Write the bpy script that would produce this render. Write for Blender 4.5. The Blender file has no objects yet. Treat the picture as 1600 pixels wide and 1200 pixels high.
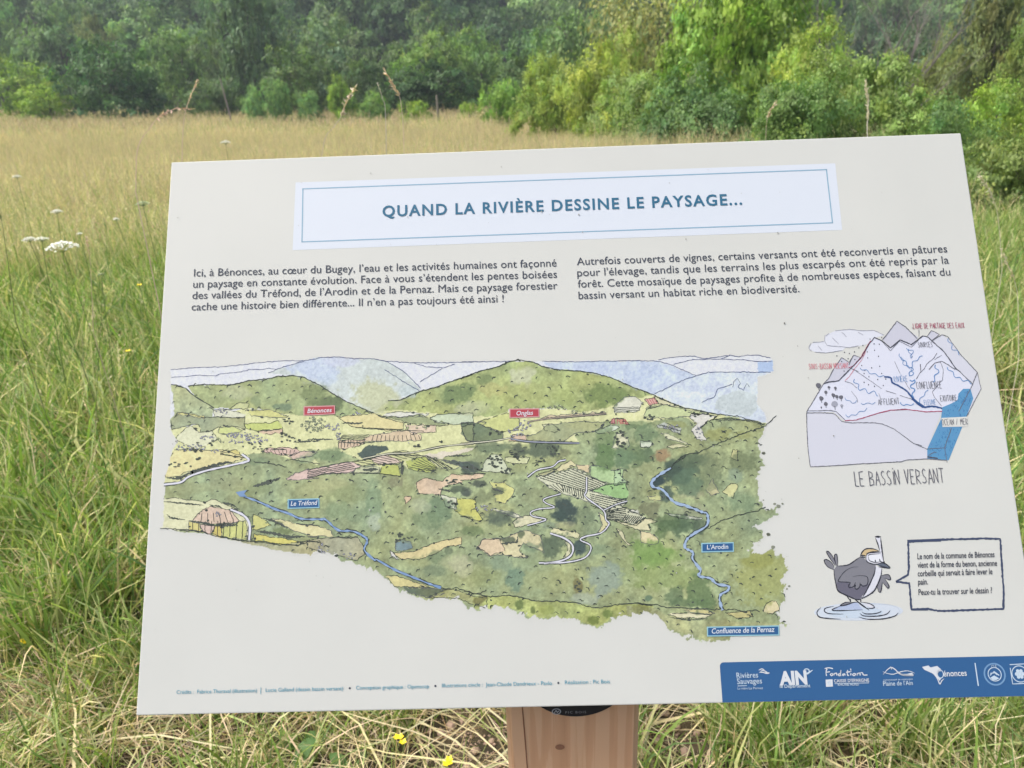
import bpy, bmesh, math, random
import numpy as np
from mathutils import Matrix, Vector
from mathutils.geometry import tessellate_polygon

# ------------------------------------------------------------------ camera, world, sun, exposure
S = bpy.context.scene
COL = S.collection
cam_d = bpy.data.cameras.new('camera')
cam = bpy.data.objects.new('camera', cam_d); COL.objects.link(cam); S.camera = cam
CAMROT = Matrix(((0.99924, 0.03886, 0.0), (-0.01422, 0.36576, -0.9306), (-0.03616, 0.9299, 0.36604)))
cam.matrix_world = Matrix.Translation((0, 0, 1.5)) @ CAMROT.to_4x4()
cam_d.sensor_width = 36; cam_d.lens = 27; cam_d.clip_start = 0.02; cam_d.clip_end = 2500
cam_d.dof.use_dof = True; cam_d.dof.focus_distance = 0.815; cam_d.dof.aperture_fstop = 12.0
S.view_settings.view_transform = 'Standard'; S.view_settings.look = 'None'
S.view_settings.gamma = 1; S.view_settings.use_curve_mapping = False
S.view_settings.exposure = 0.82
SUN_EL, SUN_AZ = math.radians(57), math.radians(262)
W = bpy.data.worlds.new('World'); S.world = W; W.use_nodes = True
nt = W.node_tree; nt.nodes.clear()
sky = nt.nodes.new('ShaderNodeTexSky'); sky.sky_type = 'NISHITA'; sky.sun_disc = False
sky.sun_elevation = SUN_EL; sky.sun_rotation = SUN_AZ; sky.air_density = 1.0; sky.dust_density = 7.0; sky.ozone_density = 1.0
bg = nt.nodes.new('ShaderNodeBackground'); bg.inputs[1].default_value = 0.11
wo = nt.nodes.new('ShaderNodeOutputWorld')
nt.links.new(sky.outputs[0], bg.inputs[0]); nt.links.new(bg.outputs[0], wo.inputs[0])
sun_d = bpy.data.lights.new('sun', 'SUN'); sun_d.energy = 2.6; sun_d.angle = math.radians(22); sun_d.color = (1, .972, .925)
sun = bpy.data.objects.new('sun', sun_d); COL.objects.link(sun)
sd = Vector((math.sin(SUN_AZ) * math.cos(SUN_EL), math.cos(SUN_AZ) * math.cos(SUN_EL), math.sin(SUN_EL)))
sun.rotation_euler = (-sd).to_track_quat('-Z', 'Y').to_euler()

rng = np.random.default_rng(7); random.seed(7)

# ------------------------------------------------------------------ helpers
def s2l(c):
    c = np.asarray(c, float) / 255.0
    return np.where(c <= .04045, c / 12.92, ((c + .055) / 1.055) ** 2.4)
PANEL_WHITE = s2l((222, 222, 217))
def alb(c):                                   # printed colour -> reflectance, relative to the white of the board
    return np.clip(s2l(c) / PANEL_WHITE * np.array((.445, .463, .446)), 0, .85)

def tag(o, label=None, cat=None, group=None, kind=None):
    if label: o['label'] = label
    if cat: o['category'] = cat
    if group: o['group'] = group
    if kind: o['kind'] = kind
    return o
def link(o, parent=None):
    COL.objects.link(o)
    if parent: o.parent = parent
    return o
def empty(name, loc=(0, 0, 0), rz=0):
    o = bpy.data.objects.new(name, None); o.empty_display_size = .1; COL.objects.link(o)
    o.location = loc; o.rotation_euler = (0, 0, rz); return o
def npmesh(name, V, F, mats=(), col=None, midx=None, smooth=False, col_domain='POINT'):
    V = np.ascontiguousarray(V, dtype=np.float32); F = np.asarray(F, dtype=np.int32)
    me = bpy.data.meshes.new(name); n = F.shape[1]
    me.vertices.add(len(V)); me.vertices.foreach_set('co', V.ravel())
    me.loops.add(F.size); me.loops.foreach_set('vertex_index', F.ravel())
    me.polygons.add(len(F)); me.polygons.foreach_set('loop_start', np.arange(0, F.size, n, dtype=np.int32))
    me.polygons.foreach_set('loop_total', np.full(len(F), n, dtype=np.int32))
    if smooth: me.polygons.foreach_set('use_smooth', np.ones(len(F), dtype=bool))
    for m in mats: me.materials.append(m)
    if midx is not None: me.polygons.foreach_set('material_index', np.asarray(midx, dtype=np.int32))
    if col is not None:
        a = me.color_attributes.new('Col', 'FLOAT_COLOR', 'POINT')
        c4 = np.ones((len(V), 4), dtype=np.float32); c4[:, :3] = col
        a.data.foreach_set('color', c4.ravel())
    me.update(calc_edges=True); me.validate()
    return me
def pymesh(name, verts, faces, mats=(), smooth=False):
    me = bpy.data.meshes.new(name); me.from_pydata([tuple(v) for v in verts], [], [tuple(f) for f in faces]); me.update()
    for m in mats: me.materials.append(m)
    if smooth: me.polygons.foreach_set('use_smooth', [True] * len(me.polygons))
    return me
def mobj(name, me, parent=None):
    return link(bpy.data.objects.new(name, me), parent)
def nodes(name):
    m = bpy.data.materials.new(name); m.use_nodes = True
    return m, m.node_tree, m.node_tree.nodes['Principled BSDF']
def flat_mat(name, rgb, rough=.45, lin=False, spec=.4):
    m, t, b = nodes(name)
    c = rgb if lin else alb(rgb)
    b.inputs['Base Color'].default_value = (*[float(x) for x in c], 1); b.inputs['Roughness'].default_value = rough
    b.inputs['Specular IOR Level'].default_value = spec
    return m
def add_noise_mix(t, b, scale, fac, dark, detail=4, vec='Object', stretch=None):
    "multiply the colour feeding base colour by a noise between dark and 1"
    tc = t.nodes.new('ShaderNodeTexCoord'); nz = t.nodes.new('ShaderNodeTexNoise')
    nz.inputs['Scale'].default_value = scale; nz.inputs['Detail'].default_value = detail
    if stretch:
        mp = t.nodes.new('ShaderNodeMapping'); mp.inputs['Scale'].default_value = stretch
        t.links.new(tc.outputs[vec], mp.inputs[0]); t.links.new(mp.outputs[0], nz.inputs[0])
    else: t.links.new(tc.outputs[vec], nz.inputs[0])
    mr = t.nodes.new('ShaderNodeMapRange'); mr.inputs[1].default_value = .3; mr.inputs[2].default_value = .7
    mr.inputs[3].default_value = dark; mr.inputs[4].default_value = 1.0 + (1 - dark) * .5
    t.links.new(nz.outputs[0], mr.inputs[0])
    mx = t.nodes.new('ShaderNodeVectorMath'); mx.operation = 'SCALE'
    src = b.inputs['Base Color'].links[0].from_socket if b.inputs['Base Color'].links else None
    if src: t.links.new(src, mx.inputs[0])
    else: mx.inputs[0].default_value = b.inputs['Base Color'].default_value[:3]
    t.links.new(mr.outputs[0], mx.inputs['Scale']); t.links.new(mx.outputs[0], b.inputs['Base Color'])
def veg_mat(name, transl=.3, rough=.55, spec=.25):
    m, t, b = nodes(name); out = t.nodes['Material Output']
    at = t.nodes.new('ShaderNodeVertexColor'); at.layer_name = 'Col'
    t.links.new(at.outputs[0], b.inputs['Base Color']); b.inputs['Roughness'].default_value = rough
    b.inputs['Specular IOR Level'].default_value = spec
    tr = t.nodes.new('ShaderNodeBsdfTranslucent'); mx = t.nodes.new('ShaderNodeMixShader'); mx.inputs[0].default_value = transl
    br = t.nodes.new('ShaderNodeVectorMath'); br.operation = 'MULTIPLY'; br.inputs[1].default_value = (1.1, 1.2, .7)
    t.links.new(at.outputs[0], br.inputs[0]); t.links.new(br.outputs[0], tr.inputs[0])
    t.links.new(b.outputs[0], mx.inputs[1]); t.links.new(tr.outputs[0], mx.inputs[2]); t.links.new(mx.outputs[0], out.inputs[0])
    return m
_lat = {}
def vnoise(x, y, scale, seed=0):
    "smooth value noise, about -1..1"
    g = np.random.default_rng(seed + 991).uniform(-1, 1, (64, 64))
    x = np.asarray(x) / scale + seed * 7.3; y = np.asarray(y) / scale + seed * 3.1
    ix = np.floor(x).astype(int); iy = np.floor(y).astype(int); fx = x - ix; fy = y - iy
    fx = fx * fx * (3 - 2 * fx); fy = fy * fy * (3 - 2 * fy)
    a = g[ix % 64, iy % 64]; b = g[(ix + 1) % 64, iy % 64]; c = g[ix % 64, (iy + 1) % 64]; d = g[(ix + 1) % 64, (iy + 1) % 64]
    return (a * (1 - fx) + b * fx) * (1 - fy) + (c * (1 - fx) + d * fx) * fy
def fbm(x, y, scale, seed=0, oct=4):
    r = 0; a = 1; t = 0
    for k in range(oct):
        r = r + a * vnoise(x, y, scale / 2 ** k, seed + k * 13); t += a; a *= .55
    return r / t
def sstep(a, b, x):
    t = np.clip((np.asarray(x, float) - a) / (b - a), 0, 1); return t * t * (3 - 2 * t)
F_PX = 1200.0
CR = np.array(CAMROT)
def at(px, py, Y):                            # world point at depth Y (world y) seen at this photo pixel
    d = CR @ np.array(((px - 800) / F_PX, (600 - py) / F_PX, -1.0)); return np.array((0, 0, 1.5)) + d * (Y / d[1])

# ------------------------------------------------------------------ ground
def ground_z(x, y):
    x = np.asarray(x, float); y = np.asarray(y, float)
    z = -.80 * sstep(3, 24, y) - .22 * sstep(22, 45, y)
    q = -x - 10; q = .5 * (q + np.sqrt(q * q + 16)) - .7
    z = z + .031 * q * sstep(8, 40, y)
    h = y - 88 - .10 * x; h = .5 * (h + np.sqrt(h * h + 100)) - 1.0
    z = z - 1.5 * sstep(60, 90, y) + .36 * np.minimum(h, 160) * sstep(60, 100, y)
    z = z + .03 * fbm(x, y, 3.0, 5) * sstep(1, 4, y) + .012 * fbm(x, y, .5, 9)
    return z
gx = np.concatenate([np.linspace(-900, -60, 30)[:-1], np.linspace(-60, -8, 60)[:-1], np.linspace(-8, 8, 150), np.linspace(8, 60, 60)[1:], np.linspace(60, 900, 30)[1:]])
gy = np.concatenate([np.linspace(-300, -4, 20)[:-1], np.linspace(-4, 10, 150), np.linspace(10, 100, 90)[1:], np.linspace(100, 1500, 70)[1:]])
GX, GY = np.meshgrid(gx, gy); GZ = ground_z(GX, GY)
nx, ny = len(gx), len(gy)
ii = (np.arange(ny - 1)[:, None] * nx + np.arange(nx - 1)[None]).ravel()
gF = np.stack([ii, ii + 1, ii + nx + 1, ii + nx], 1)
m_soil, t, b = nodes('soil_and_thatch')
tc = t.nodes.new('ShaderNodeTexCoord')
n1 = t.nodes.new('ShaderNodeTexNoise'); n1.inputs['Scale'].default_value = 9; n1.inputs['Detail'].default_value = 9; n1.inputs['Roughness'].default_value = .7
cr = t.nodes.new('ShaderNodeValToRGB'); e = cr.color_ramp.elements
e[0].position = .3; e[0].color = (.020, .016, .010, 1); e[1].position = .72; e[1].color = (.13, .095, .06, 1)
k = e.new(.5); k.color = (.045, .036, .018, 1)
n2 = t.nodes.new('ShaderNodeTexNoise'); n2.inputs['Scale'].default_value = .35; n2.inputs['Detail'].default_value = 3
mx = t.nodes.new('ShaderNodeMix'); mx.data_type = 'RGBA'; mx.inputs['B'].default_value = (.055, .06, .02, 1)
geo = t.nodes.new('ShaderNodeSeparateXYZ'); t.links.new(tc.outputs['Object'], geo.inputs[0])
mr = t.nodes.new('ShaderNodeMapRange'); mr.inputs[1].default_value = 2; mr.inputs[2].default_value = 7; t.links.new(geo.outputs[1], mr.inputs[0])
t.links.new(tc.outputs['Object'], n1.inputs[0]); t.links.new(tc.outputs['Object'], n2.inputs[0]); t.links.new(n1.outputs[0], cr.inputs[0])
t.links.new(cr.outputs[0], mx.inputs['A']); t.links.new(mr.outputs[0], mx.inputs['Factor']); t.links.new(mx.outputs['Result'], b.inputs['Base Color'])
bp = t.nodes.new('ShaderNodeBump'); bp.inputs['Strength'].default_value = .8; bp.inputs['Distance'].default_value = .02
t.links.new(n1.outputs[0], bp.inputs['Height']); t.links.new(bp.outputs[0], b.inputs['Normal']); b.inputs['Roughness'].default_value = .95
tag(mobj('ground', npmesh('ground', np.stack([GX.ravel(), GY.ravel(), GZ.ravel()], 1), gF, [m_soil], smooth=True)), kind='structure')
# ------------------------------------------------------------------ the sign: pose, post, board
BW, BH, BT = .9, .6, .008
RP = Matrix(((0.99973334, .01241729, -.0195096), (-0.0230921, .53758017, -.8428964), (0, .84312121, .5377236)))
rx = Vector((0.99973334, -0.0230921, 0)); ry = Vector((.01241729, .53758017, .84312121)); rz_ = rx.cross(ry)
RP = Matrix((rx, ry, rz_)).transposed().to_3x3()
PC = Vector((.06350, .75203, 1.17489))
RPn = np.array(RP); PCn = np.array(PC)
def px2b(pts):                                # measured photo pixels -> millimetre-true coordinates on the board
    pts = np.asarray(pts, float); d = np.stack([(pts[..., 0] - 800) / F_PX, (600 - pts[..., 1]) / F_PX, -np.ones(pts.shape[:-1])], -1) @ CR.T
    o = np.array((0, 0, 1.5)); n = RPn[:, 2]; tt = ((PCn - o) @ n) / (d @ n)
    q = o + d * tt[..., None] - PCn
    return np.stack([q @ RPn[:, 0], q @ RPn[:, 1]], -1)
def b2px(uv):
    q = PCn + uv[..., :1] * RPn[:, 0] + uv[..., 1:2] * RPn[:, 1] - np.array((0, 0, 1.5)); c = q @ CR
    return np.stack([800 + F_PX * c[..., 0] / -c[..., 2], 600 - F_PX * c[..., 1] / -c[..., 2]], -1)
CROPS = dict(A=(240, 540, 6.1538), B=(480, 540, 6.1538), C=(720, 540, 6.1538), D=(960, 540, 6.1538), E=(240, 700, 6.1538),
             F=(480, 700, 6.1538), G=(720, 700, 6.1538), I=(960, 700, 5.7143), J=(480, 820, 5.7143), K=(740, 820, 5.7143),
             L=(980, 830, 5.7143), M=(1240, 490, 8.), N=(1400, 490, 8.), O=(1240, 620, 8.), Q=(1400, 620, 8.), R=(1260, 820, 8.),
             S=(1400, 820, 8.), T=(1110, 1010, 6.4), U=(1350, 1010, 6.4), P=(0, 0, 1.), V=(440, 240, 3.478), W=(880, 230, 3.478))
def pp(s):
    out = []; c = CROPS['P']
    for tk in s.split():
        if tk in CROPS: c = CROPS[tk]; continue
        x, y = tk.split(','); out.append((c[0] + float(x) / c[2], c[1] + float(y) / c[2]))
    return np.array(out)

base_x, base_y = .0, .0
def on_view(px, py, depth):
    c = np.array(((px - 800) / F_PX * depth, (600 - py) / F_PX * depth, -depth)); return np.array((0, 0, 1.5)) + CR @ c
pf = on_view(897, 1104, .80)                   # middle of the post's front face just below the board
PWID, POST_Y = .14, float(pf[1])
sign = empty('information_sign', (float(pf[0]), POST_Y + PWID / 2, 0), math.radians(-1.3))
tag(sign, 'tilted interpretation board about the river landscape on a square brown wooden post', 'information sign')
bpy.context.view_layer.update()
SI = Matrix.LocRotScale(sign.location, sign.rotation_euler, None).inverted()
def child_mat(o, mw): o.matrix_local = SI @ mw

m_wood, t, b = nodes('brown_stained_timber')
tc = t.nodes.new('ShaderNodeTexCoord'); mp = t.nodes.new('ShaderNodeMapping'); mp.inputs['Scale'].default_value = (1, 1, .035)
nz = t.nodes.new('ShaderNodeTexNoise'); nz.inputs['Scale'].default_value = 110; nz.inputs['Detail'].default_value = 6; nz.inputs['Distortion'].default_value = .3
n3 = t.nodes.new('ShaderNodeTexNoise'); n3.inputs['Scale'].default_value = 30; n3.inputs['Detail'].default_value = 2; n3.inputs['Distortion'].default_value = .6
t.links.new(tc.outputs['Object'], mp.inputs[0]); t.links.new(mp.outputs[0], nz.inputs[0]); t.links.new(mp.outputs[0], n3.inputs[0])
ad = t.nodes.new('ShaderNodeMath'); ad.operation = 'ADD'; t.links.new(nz.outputs[0], ad.inputs[0]); t.links.new(n3.outputs[0], ad.inputs[1])
cr = t.nodes.new('ShaderNodeValToRGB'); e = cr.color_ramp.elements; cr.color_ramp.interpolation = 'EASE'
e[0].position = .45; e[0].color = (.52, .27, .15, 1); e[1].position = 1.25; e[1].color = (.76, .48, .29, 1)
k = e.new(.95); k.color = (.70, .41, .235, 1)
mm = t.nodes.new('ShaderNodeMath'); mm.operation = 'MULTIPLY'; mm.inputs[1].default_value = 1.0
t.links.new(ad.outputs[0], mm.inputs[0]); t.links.new(mm.outputs[0], cr.inputs[0]); t.links.new(cr.outputs[0], b.inputs['Base Color'])
b.inputs['Roughness'].default_value = .75
bp = t.nodes.new('ShaderNodeBump'); bp.inputs['Strength'].default_value = .25; bp.inputs['Distance'].default_value = .002
t.links.new(nz.outputs[0], bp.inputs['Height']); t.links.new(bp.outputs[0], b.inputs['Normal'])

# post: chamfered square timber, sawn to the slope of the board
h = PWID / 2; ch = .006
prof = [(-h + ch, -h), (h - ch, -h), (h, -h + ch), (h, h - ch), (h - ch, h), (-h + ch, h), (-h, h - ch), (-h, -h + ch)]
MS = Matrix.LocRotScale(sign.location, sign.rotation_euler, None)
nrm = Vector(rz_); back = PC - nrm * (BT + .012)
vs = []
for (x, y) in prof:
    vs.append((x, y, -.25))
for (x, y) in prof:
    w0 = MS @ Vector((x, y, 0)); z = ((back - Vector((w0.x, w0.y, 0))).dot(nrm)) / nrm.z
    vs.append((x, y, min(z, 1.33)))
fs = [tuple(range(7, -1, -1)), tuple(range(8, 16))] + [(i, (i + 1) % 8, 8 + (i + 1) % 8, 8 + i) for i in range(8)]
post = mobj('post', pymesh('post', vs, fs, [m_wood]), sign)
# steel bracket plate behind the board
def box_vf(sx, sy, sz, c=(0, 0, 0), bev=0):
    bm = bmesh.new(); bmesh.ops.create_cube(bm, size=1)
    for v in bm.verts: v.co = Vector((v.co.x * sx + c[0], v.co.y * sy + c[1], v.co.z * sz + c[2]))
    if bev: bmesh.ops.bevel(bm, geom=bm.edges[:], offset=bev, segments=2, affect='EDGES', profile=.6)
    return bm
def bmobj(name, bm, mats, parent=None, smooth=False):
    me = bpy.data.meshes.new(name); bm.to_mesh(me); bm.free()
    for m in mats: me.materials.append(m)
    if smooth: me.polygons.foreach_set('use_smooth', [True] * len(me.polygons))
    return mobj(name, me, parent)
m_steel = flat_mat('dark_galvanised_steel', (.10, .10, .105), .5, True)
MB = Matrix.LocRotScale(PC, RP, None)
br = bmobj('bracket', box_vf(.5, .34, .010, (.04, .0, -BT - .0065), .001), [m_steel], sign); child_mat(br, MB)
m_board, t, b = nodes('printed_board_white')
b.inputs['Base Color'].default_value = (.445, .463, .446, 1); b.inputs['Roughness'].default_value = .6; b.inputs['Specular IOR Level'].default_value = .28; add_noise_mix(t, b, 7, .5, .975, 6)
bm = box_vf(BW, BH, BT, (0, 0, -BT / 2), .0012)
board = bmobj('board', bm, [m_board], sign); child_mat(board, MB)

# black round maker's plate on the post
m_black = flat_mat('black_plastic', (.018, .02, .026), .35, True)
m_white = flat_mat('white_print', (225, 228, 235), .5)
bm = bmesh.new(); bmesh.ops.create_cone(bm, cap_ends=True, segments=64, radius1=.058, radius2=.0565, depth=.003)
bmesh.ops.rotate(bm, verts=bm.verts, cent=(0, 0, 0), matrix=Matrix.Rotation(math.pi / 2, 3, 'X'))
bmesh.ops.bisect_plane(bm, geom=bm.verts[:] + bm.edges[:] + bm.faces[:], plane_co=(0, 0, -.034), plane_no=(0, 0, 1), clear_outer=True)
pz = float(pf[2])
# bottom of disc measured at photo y 1117
pdz = float(on_view(900, 1115.5, .806)[2]) + .058
disc = bmobj('maker_plate', bm, [m_black], sign); disc.location = (0.004, -h - .0016, pdz)

m_knot = flat_mat('knot_wood', (.34, .17, .10), .8, True)
kz = float(on_view(878, 1148, .835)[2])
for nm, pts_ in (('knot', [(-.014 + .0050 * math.cos(a), kz + .0038 * math.sin(a)) for a in np.linspace(0, 2 * math.pi, 15)[:-1]]),
                 ('crack', [(-.0535, pz + .02), (-.0525, pz + .02), (-.0505, pz - .03), (-.0485, pz - .10), (-.0505, pz - .30), (-.0515, pz - .30), (-.0495, pz - .10), (-.0518, pz - .03)])):
    mobj(nm, pymesh(nm, [(x, -h - .0008, z) for x, z in pts_], [tuple(range(len(pts_)))], [m_knot if nm == 'knot' else flat_mat('crack_dark', (.26, .12, .07), .9, True)]), post)
# ------------------------------------------------------------------ print helpers (all in board coordinates)
class Print:
    def __init__(s): s.V = []; s.F = []; s.M = []; s.mats = []
    def mi(s, m):
        if m not in s.mats: s.mats.append(m)
        return s.mats.index(m)
    def poly(s, uv, m, z):
        uv = [(float(a), float(b)) for a, b in uv]; o = len(s.V)
        s.V += [(a, b, z) for a, b in uv]
        area = sum(uv[i][0] * uv[(i + 1) % len(uv)][1] - uv[(i + 1) % len(uv)][0] * uv[i][1] for i in range(len(uv)))
        for tr in tessellate_polygon([[Vector((a, b, 0)) for a, b in uv]]):
            a, b_, c = tr
            pa, pb, pc = uv[a], uv[b_], uv[c]
            cr_ = (pb[0] - pa[0]) * (pc[1] - pa[1]) - (pb[1] - pa[1]) * (pc[0] - pa[0])
            s.F.append((o + a, o + b_, o + c) if cr_ > 0 else (o + a, o + c, o + b_)); s.M.append(s.mi(m))
    def line(s, uv, w, m, z, closed=False, taper=0, wob=.18):
        uv = np.asarray(uv, float)
        if closed: uv = np.vstack([uv, uv[:1]])
        d = np.linalg.norm(np.diff(uv, axis=0), axis=1); keep = np.concatenate([[True], d > 1e-6]); uv = uv[keep]
        n = len(uv)
        if n < 2: return
        tg = np.gradient(uv, axis=0); tg /= np.linalg.norm(tg, axis=1)[:, None] + 1e-12
        nn = np.stack([-tg[:, 1], tg[:, 0]], 1)
        ww = w * .5 * (1 + wob * np.array([random.uniform(-1, 1) for _ in range(n)]))
        if taper: ww = ww * np.clip(np.sin(np.linspace(.0, math.pi, n)) ** .5, .25 if taper < 2 else .1, 1)
        o = len(s.V); a = uv + nn * ww[:, None]; b_ = uv - nn * ww[:, None]
        for i in range(n): s.V.append((a[i, 0], a[i, 1], z)); s.V.append((b_[i, 0], b_[i, 1], z))
        mi = s.mi(m)
        for i in range(n - 1):
            s.F.append((o + 2 * i, o + 2 * i + 1, o + 2 * i + 3)); s.M.append(mi)
            s.F.append((o + 2 * i, o + 2 * i + 3, o + 2 * i + 2)); s.M.append(mi)
    def raw(s, V, F, m):
        o = len(s.V); s.V += V; mi = s.mi(m)
        for f in F: s.F.append(tuple(o + i for i in f)); s.M.append(mi)
    def build(s, name, parent=None):
        me = npmesh(name, np.array(s.V), np.array(s.F), s.mats, midx=s.M)
        return mobj(name, me, parent or board)
PXM = .00069                                   # one photo pixel on the board, about
def smooth_path(p, sub=6, jit=0):
    p = np.asarray(p, float)
    if len(p) < 3: 
        tt = np.linspace(0, 1, sub * 2)[:, None]; return p[0] * (1 - tt) + p[-1] * tt if len(p) == 2 else p
    P0 = np.vstack([2 * p[0] - p[1], p, 2 * p[-1] - p[-2]]); out = []
    for i in range(1, len(P0) - 2):
        for k in range(sub):
            u = k / sub; a, b_, c, d = P0[i - 1], P0[i], P0[i + 1], P0[i + 2]
            out.append(.5 * ((2 * b_) + (c - a) * u + (2 * a - 5 * b_ + 4 * c - d) * u * u + (-a + 3 * b_ - 3 * c + d) * u ** 3))
    out.append(p[-1]); out = np.array(out)
    if jit: out[1:-1] += rng.normal(0, jit, out[1:-1].shape)
    return out
def dens(p, step=3.0, jit=0, closed=False):
    "resample straight segments, jittered like a pen line"
    p = np.asarray(p, float)
    if closed: p = np.vstack([p, p[:1]])
    out = []
    for a, b_ in zip(p[:-1], p[1:]):
        n = max(1, int(np.linalg.norm(b_ - a) / step))
        for k in range(n): out.append(a + (b_ - a) * k / n)
    if not closed: out.append(p[-1])
    out = np.array(out)
    if jit: out = out + rng.normal(0, jit, out.shape)
    return out

TEXT_JOBS = []
def text(pr, body, p0, p1, cap, m, z=.0005, off=0., ital=0., fit=True, space=1.0, left=None):
    "lettering: p0 = left end of baseline, p1 = right end, cap = capital height, all photo pixels"
    TEXT_JOBS.append((pr, body, p0, p1, cap, m, z, off, ital, fit, space))
def run_text():
    jobs = []
    for j in TEXT_JOBS + [(None, 'H', 0, 0, 0, None, 0, 0, 0, 0, 1)]:
        c = bpy.data.curves.new('txt', 'FONT'); c.body = j[1]; c.size = 1; c.resolution_u = 3; c.offset = j[7]; c.space_character = j[10]
        o = bpy.data.objects.new('txt', c); COL.objects.link(o); jobs.append((j, o))
    bpy.context.view_layer.update(); dg = bpy.context.evaluated_depsgraph_get()
    res = []
    for j, o in jobs:
        me = bpy.data.meshes.new_from_object(o.evaluated_get(dg)); n = len(me.vertices)
        co = np.empty(n * 3, np.float32); me.vertices.foreach_get('co', co); co = co.reshape(-1, 3).astype(float)
        me.calc_loop_triangles(); F = [tuple(t_.vertices) for t_ in me.loop_triangles]; res.append((co, F)); bpy.data.meshes.remove(me)
    capr = res[-1][0][:, 1].max()
    for j, o in jobs:
        c = o.data; bpy.data.objects.remove(o); bpy.data.curves.remove(c)
    for (pr, body, p0, p1, cap, m, z, off, ital, fit, sp), (co, F) in zip(TEXT_JOBS, res):
        a = px2b(np.array(p0)); b_ = px2b(np.array(p1)); tp = px2b(np.array((p0[0], p0[1] - cap)))
        ys = (tp[1] - a[1]) / capr; L = np.linalg.norm(b_ - a); x0 = co[:, 0].min(); w = co[:, 0].max() - x0
        xs = L / w if fit else ys
        e1 = (b_ - a) / L; e2 = np.array((-e1[1], e1[0]))
        X = (co[:, 0] - x0) * xs + co[:, 1] * ys * ital; Y = co[:, 1] * ys
        uv = a + X[:, None] * e1 + Y[:, None] * e2
        pr.raw([(u, v, z) for u, v in uv], F, m)
# hand lettering: single-stroke capitals on a 1 x 1.6 cell
GL = {'A': ['0,0 .45,1 .9,0', '.15,.35 .75,.35'], 'B': ['0,0 0,1 .6,.9 .6,.6 0,.52 .75,.4 .7,.05 0,0'], 'C': ['.8,.9 .4,1 .1,.7 .1,.25 .4,0 .8,.1'],
      'D': ['0,0 0,1 .6,.85 .75,.45 .5,.05 0,0'], 'E': ['.75,1 0,1 0,0 .75,0', '0,.5 .6,.52'], 'F': ['.75,1 0,1 0,0', '0,.5 .6,.52'],
      'G': ['.8,.9 .4,1 .1,.7 .1,.25 .4,0 .8,.1 .8,.45 .5,.45'], 'I': ['.2,0 .2,1'], 'J': ['.6,1 .6,.1 .2,0'], 'L': ['0,1 0,0 .7,0'],
      'M': ['0,0 .08,1 .45,.4 .82,1 .9,0'], 'N': ['0,0 0,1 .75,0 .75,1'], 'O': ['.4,1 .05,.7 .05,.25 .4,0 .78,.25 .78,.7 .4,1'],
      'P': ['0,0 0,1 .65,.85 .6,.55 0,.45'], 'Q': ['.4,1 .05,.7 .05,.25 .4,0 .78,.25 .78,.7 .4,1', '.5,.25 .85,-.1'],
      'R': ['0,0 0,1 .65,.85 .6,.55 0,.45 .75,0'], 'S': ['.75,.9 .4,1 .1,.8 .3,.55 .65,.4 .7,.12 .35,0 0,.1'], 'T': ['-.05,1 .85,1', '.4,1 .4,0'],
      'U': ['0,1 .05,.2 .35,0 .7,.2 .75,1'], 'V': ['0,1 .4,0 .8,1'], 'X': ['0,1 .8,0', '.8,1 0,0'], 'È': ['.75,1 0,1 0,0 .75,0', '0,.5 .6,.52', '.2,1.3 .45,1.12'],
      '/': ['0,0 .6,1'], '-': ['.1,.5 .6,.5'], "'": ['.2,1.05 .15,.8'], 'i': ['.2,0 .2,.85', '.17,1.08 .23,1.14'], ' ': []}
def hand(pr, body, p0, p1, cap, wpx, m, z=.0005):
    adv = {'I': .45, 'i': .45, "'": .4, ' ': .75, 'L': .95, 'M': 1.25}
    xs = []; x = 0
    for c in body: xs.append(x); x += adv.get(c, 1.12)
    total = x - .3
    a = px2b(np.array(p0)); b_ = px2b(np.array(p1)); tp = px2b(np.array((p0[0], p0[1] - cap)))
    e1 = (b_ - a); e2 = np.array((0, tp[1] - a[1]))
    for c, x0 in zip(body, xs):
        for st in GL[c]:
            q = np.array([tuple(map(float, s_.split(','))) for s_ in st.split()])
            q = q + rng.normal(0, .02, q.shape)
            uv = a + ((q[:, :1] + x0) / total) * e1 + q[:, 1:2] * e2
            pr.line(dens(uv, .0015), wpx * PXM, m, z)
# ------------------------------------------------------------------ print on the board: colours
def cm(name, rgb, rough=.6):
    return flat_mat(name, rgb, rough, spec=.28)
c_plate = cm('pale_blue_print', (226, 232, 243)); c_frame = cm('frame_blue', (150, 186, 210)); c_title = cm('title_blue', (54, 114, 146))
c_body = cm('slate_text', (70, 76, 90)); c_cred = cm('teal_credit', (96, 170, 194)); c_band = cm('band_blue', (52, 100, 152))
c_red = cm('label_red', (184, 72, 84)); c_redb = cm('label_red_rim', (216, 160, 162)); c_blue = cm('label_blue', (50, 98, 148)); c_blueb = cm('label_blue_rim', (158, 204, 218))
c_ink = cm('ink', (66, 74, 70)); c_ink2 = cm('ink_soft', (104, 108, 110)); c_inkb = cm('ink_blue', (96, 104, 140)); c_dk = cm('ink_wash', (84, 92, 84))
c_riv = cm('river_blue', (128, 158, 198)); c_rivl = cm('river_light', (176, 196, 232)); c_riv2 = cm('river_pale', (164, 186, 214)); c_road = cm('road_white', (226, 226, 236))
c_lil = cm('village_lilac', (196, 196, 214)); c_grey = cm('road_grey', (164, 168, 184)); c_wht = m_white

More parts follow.
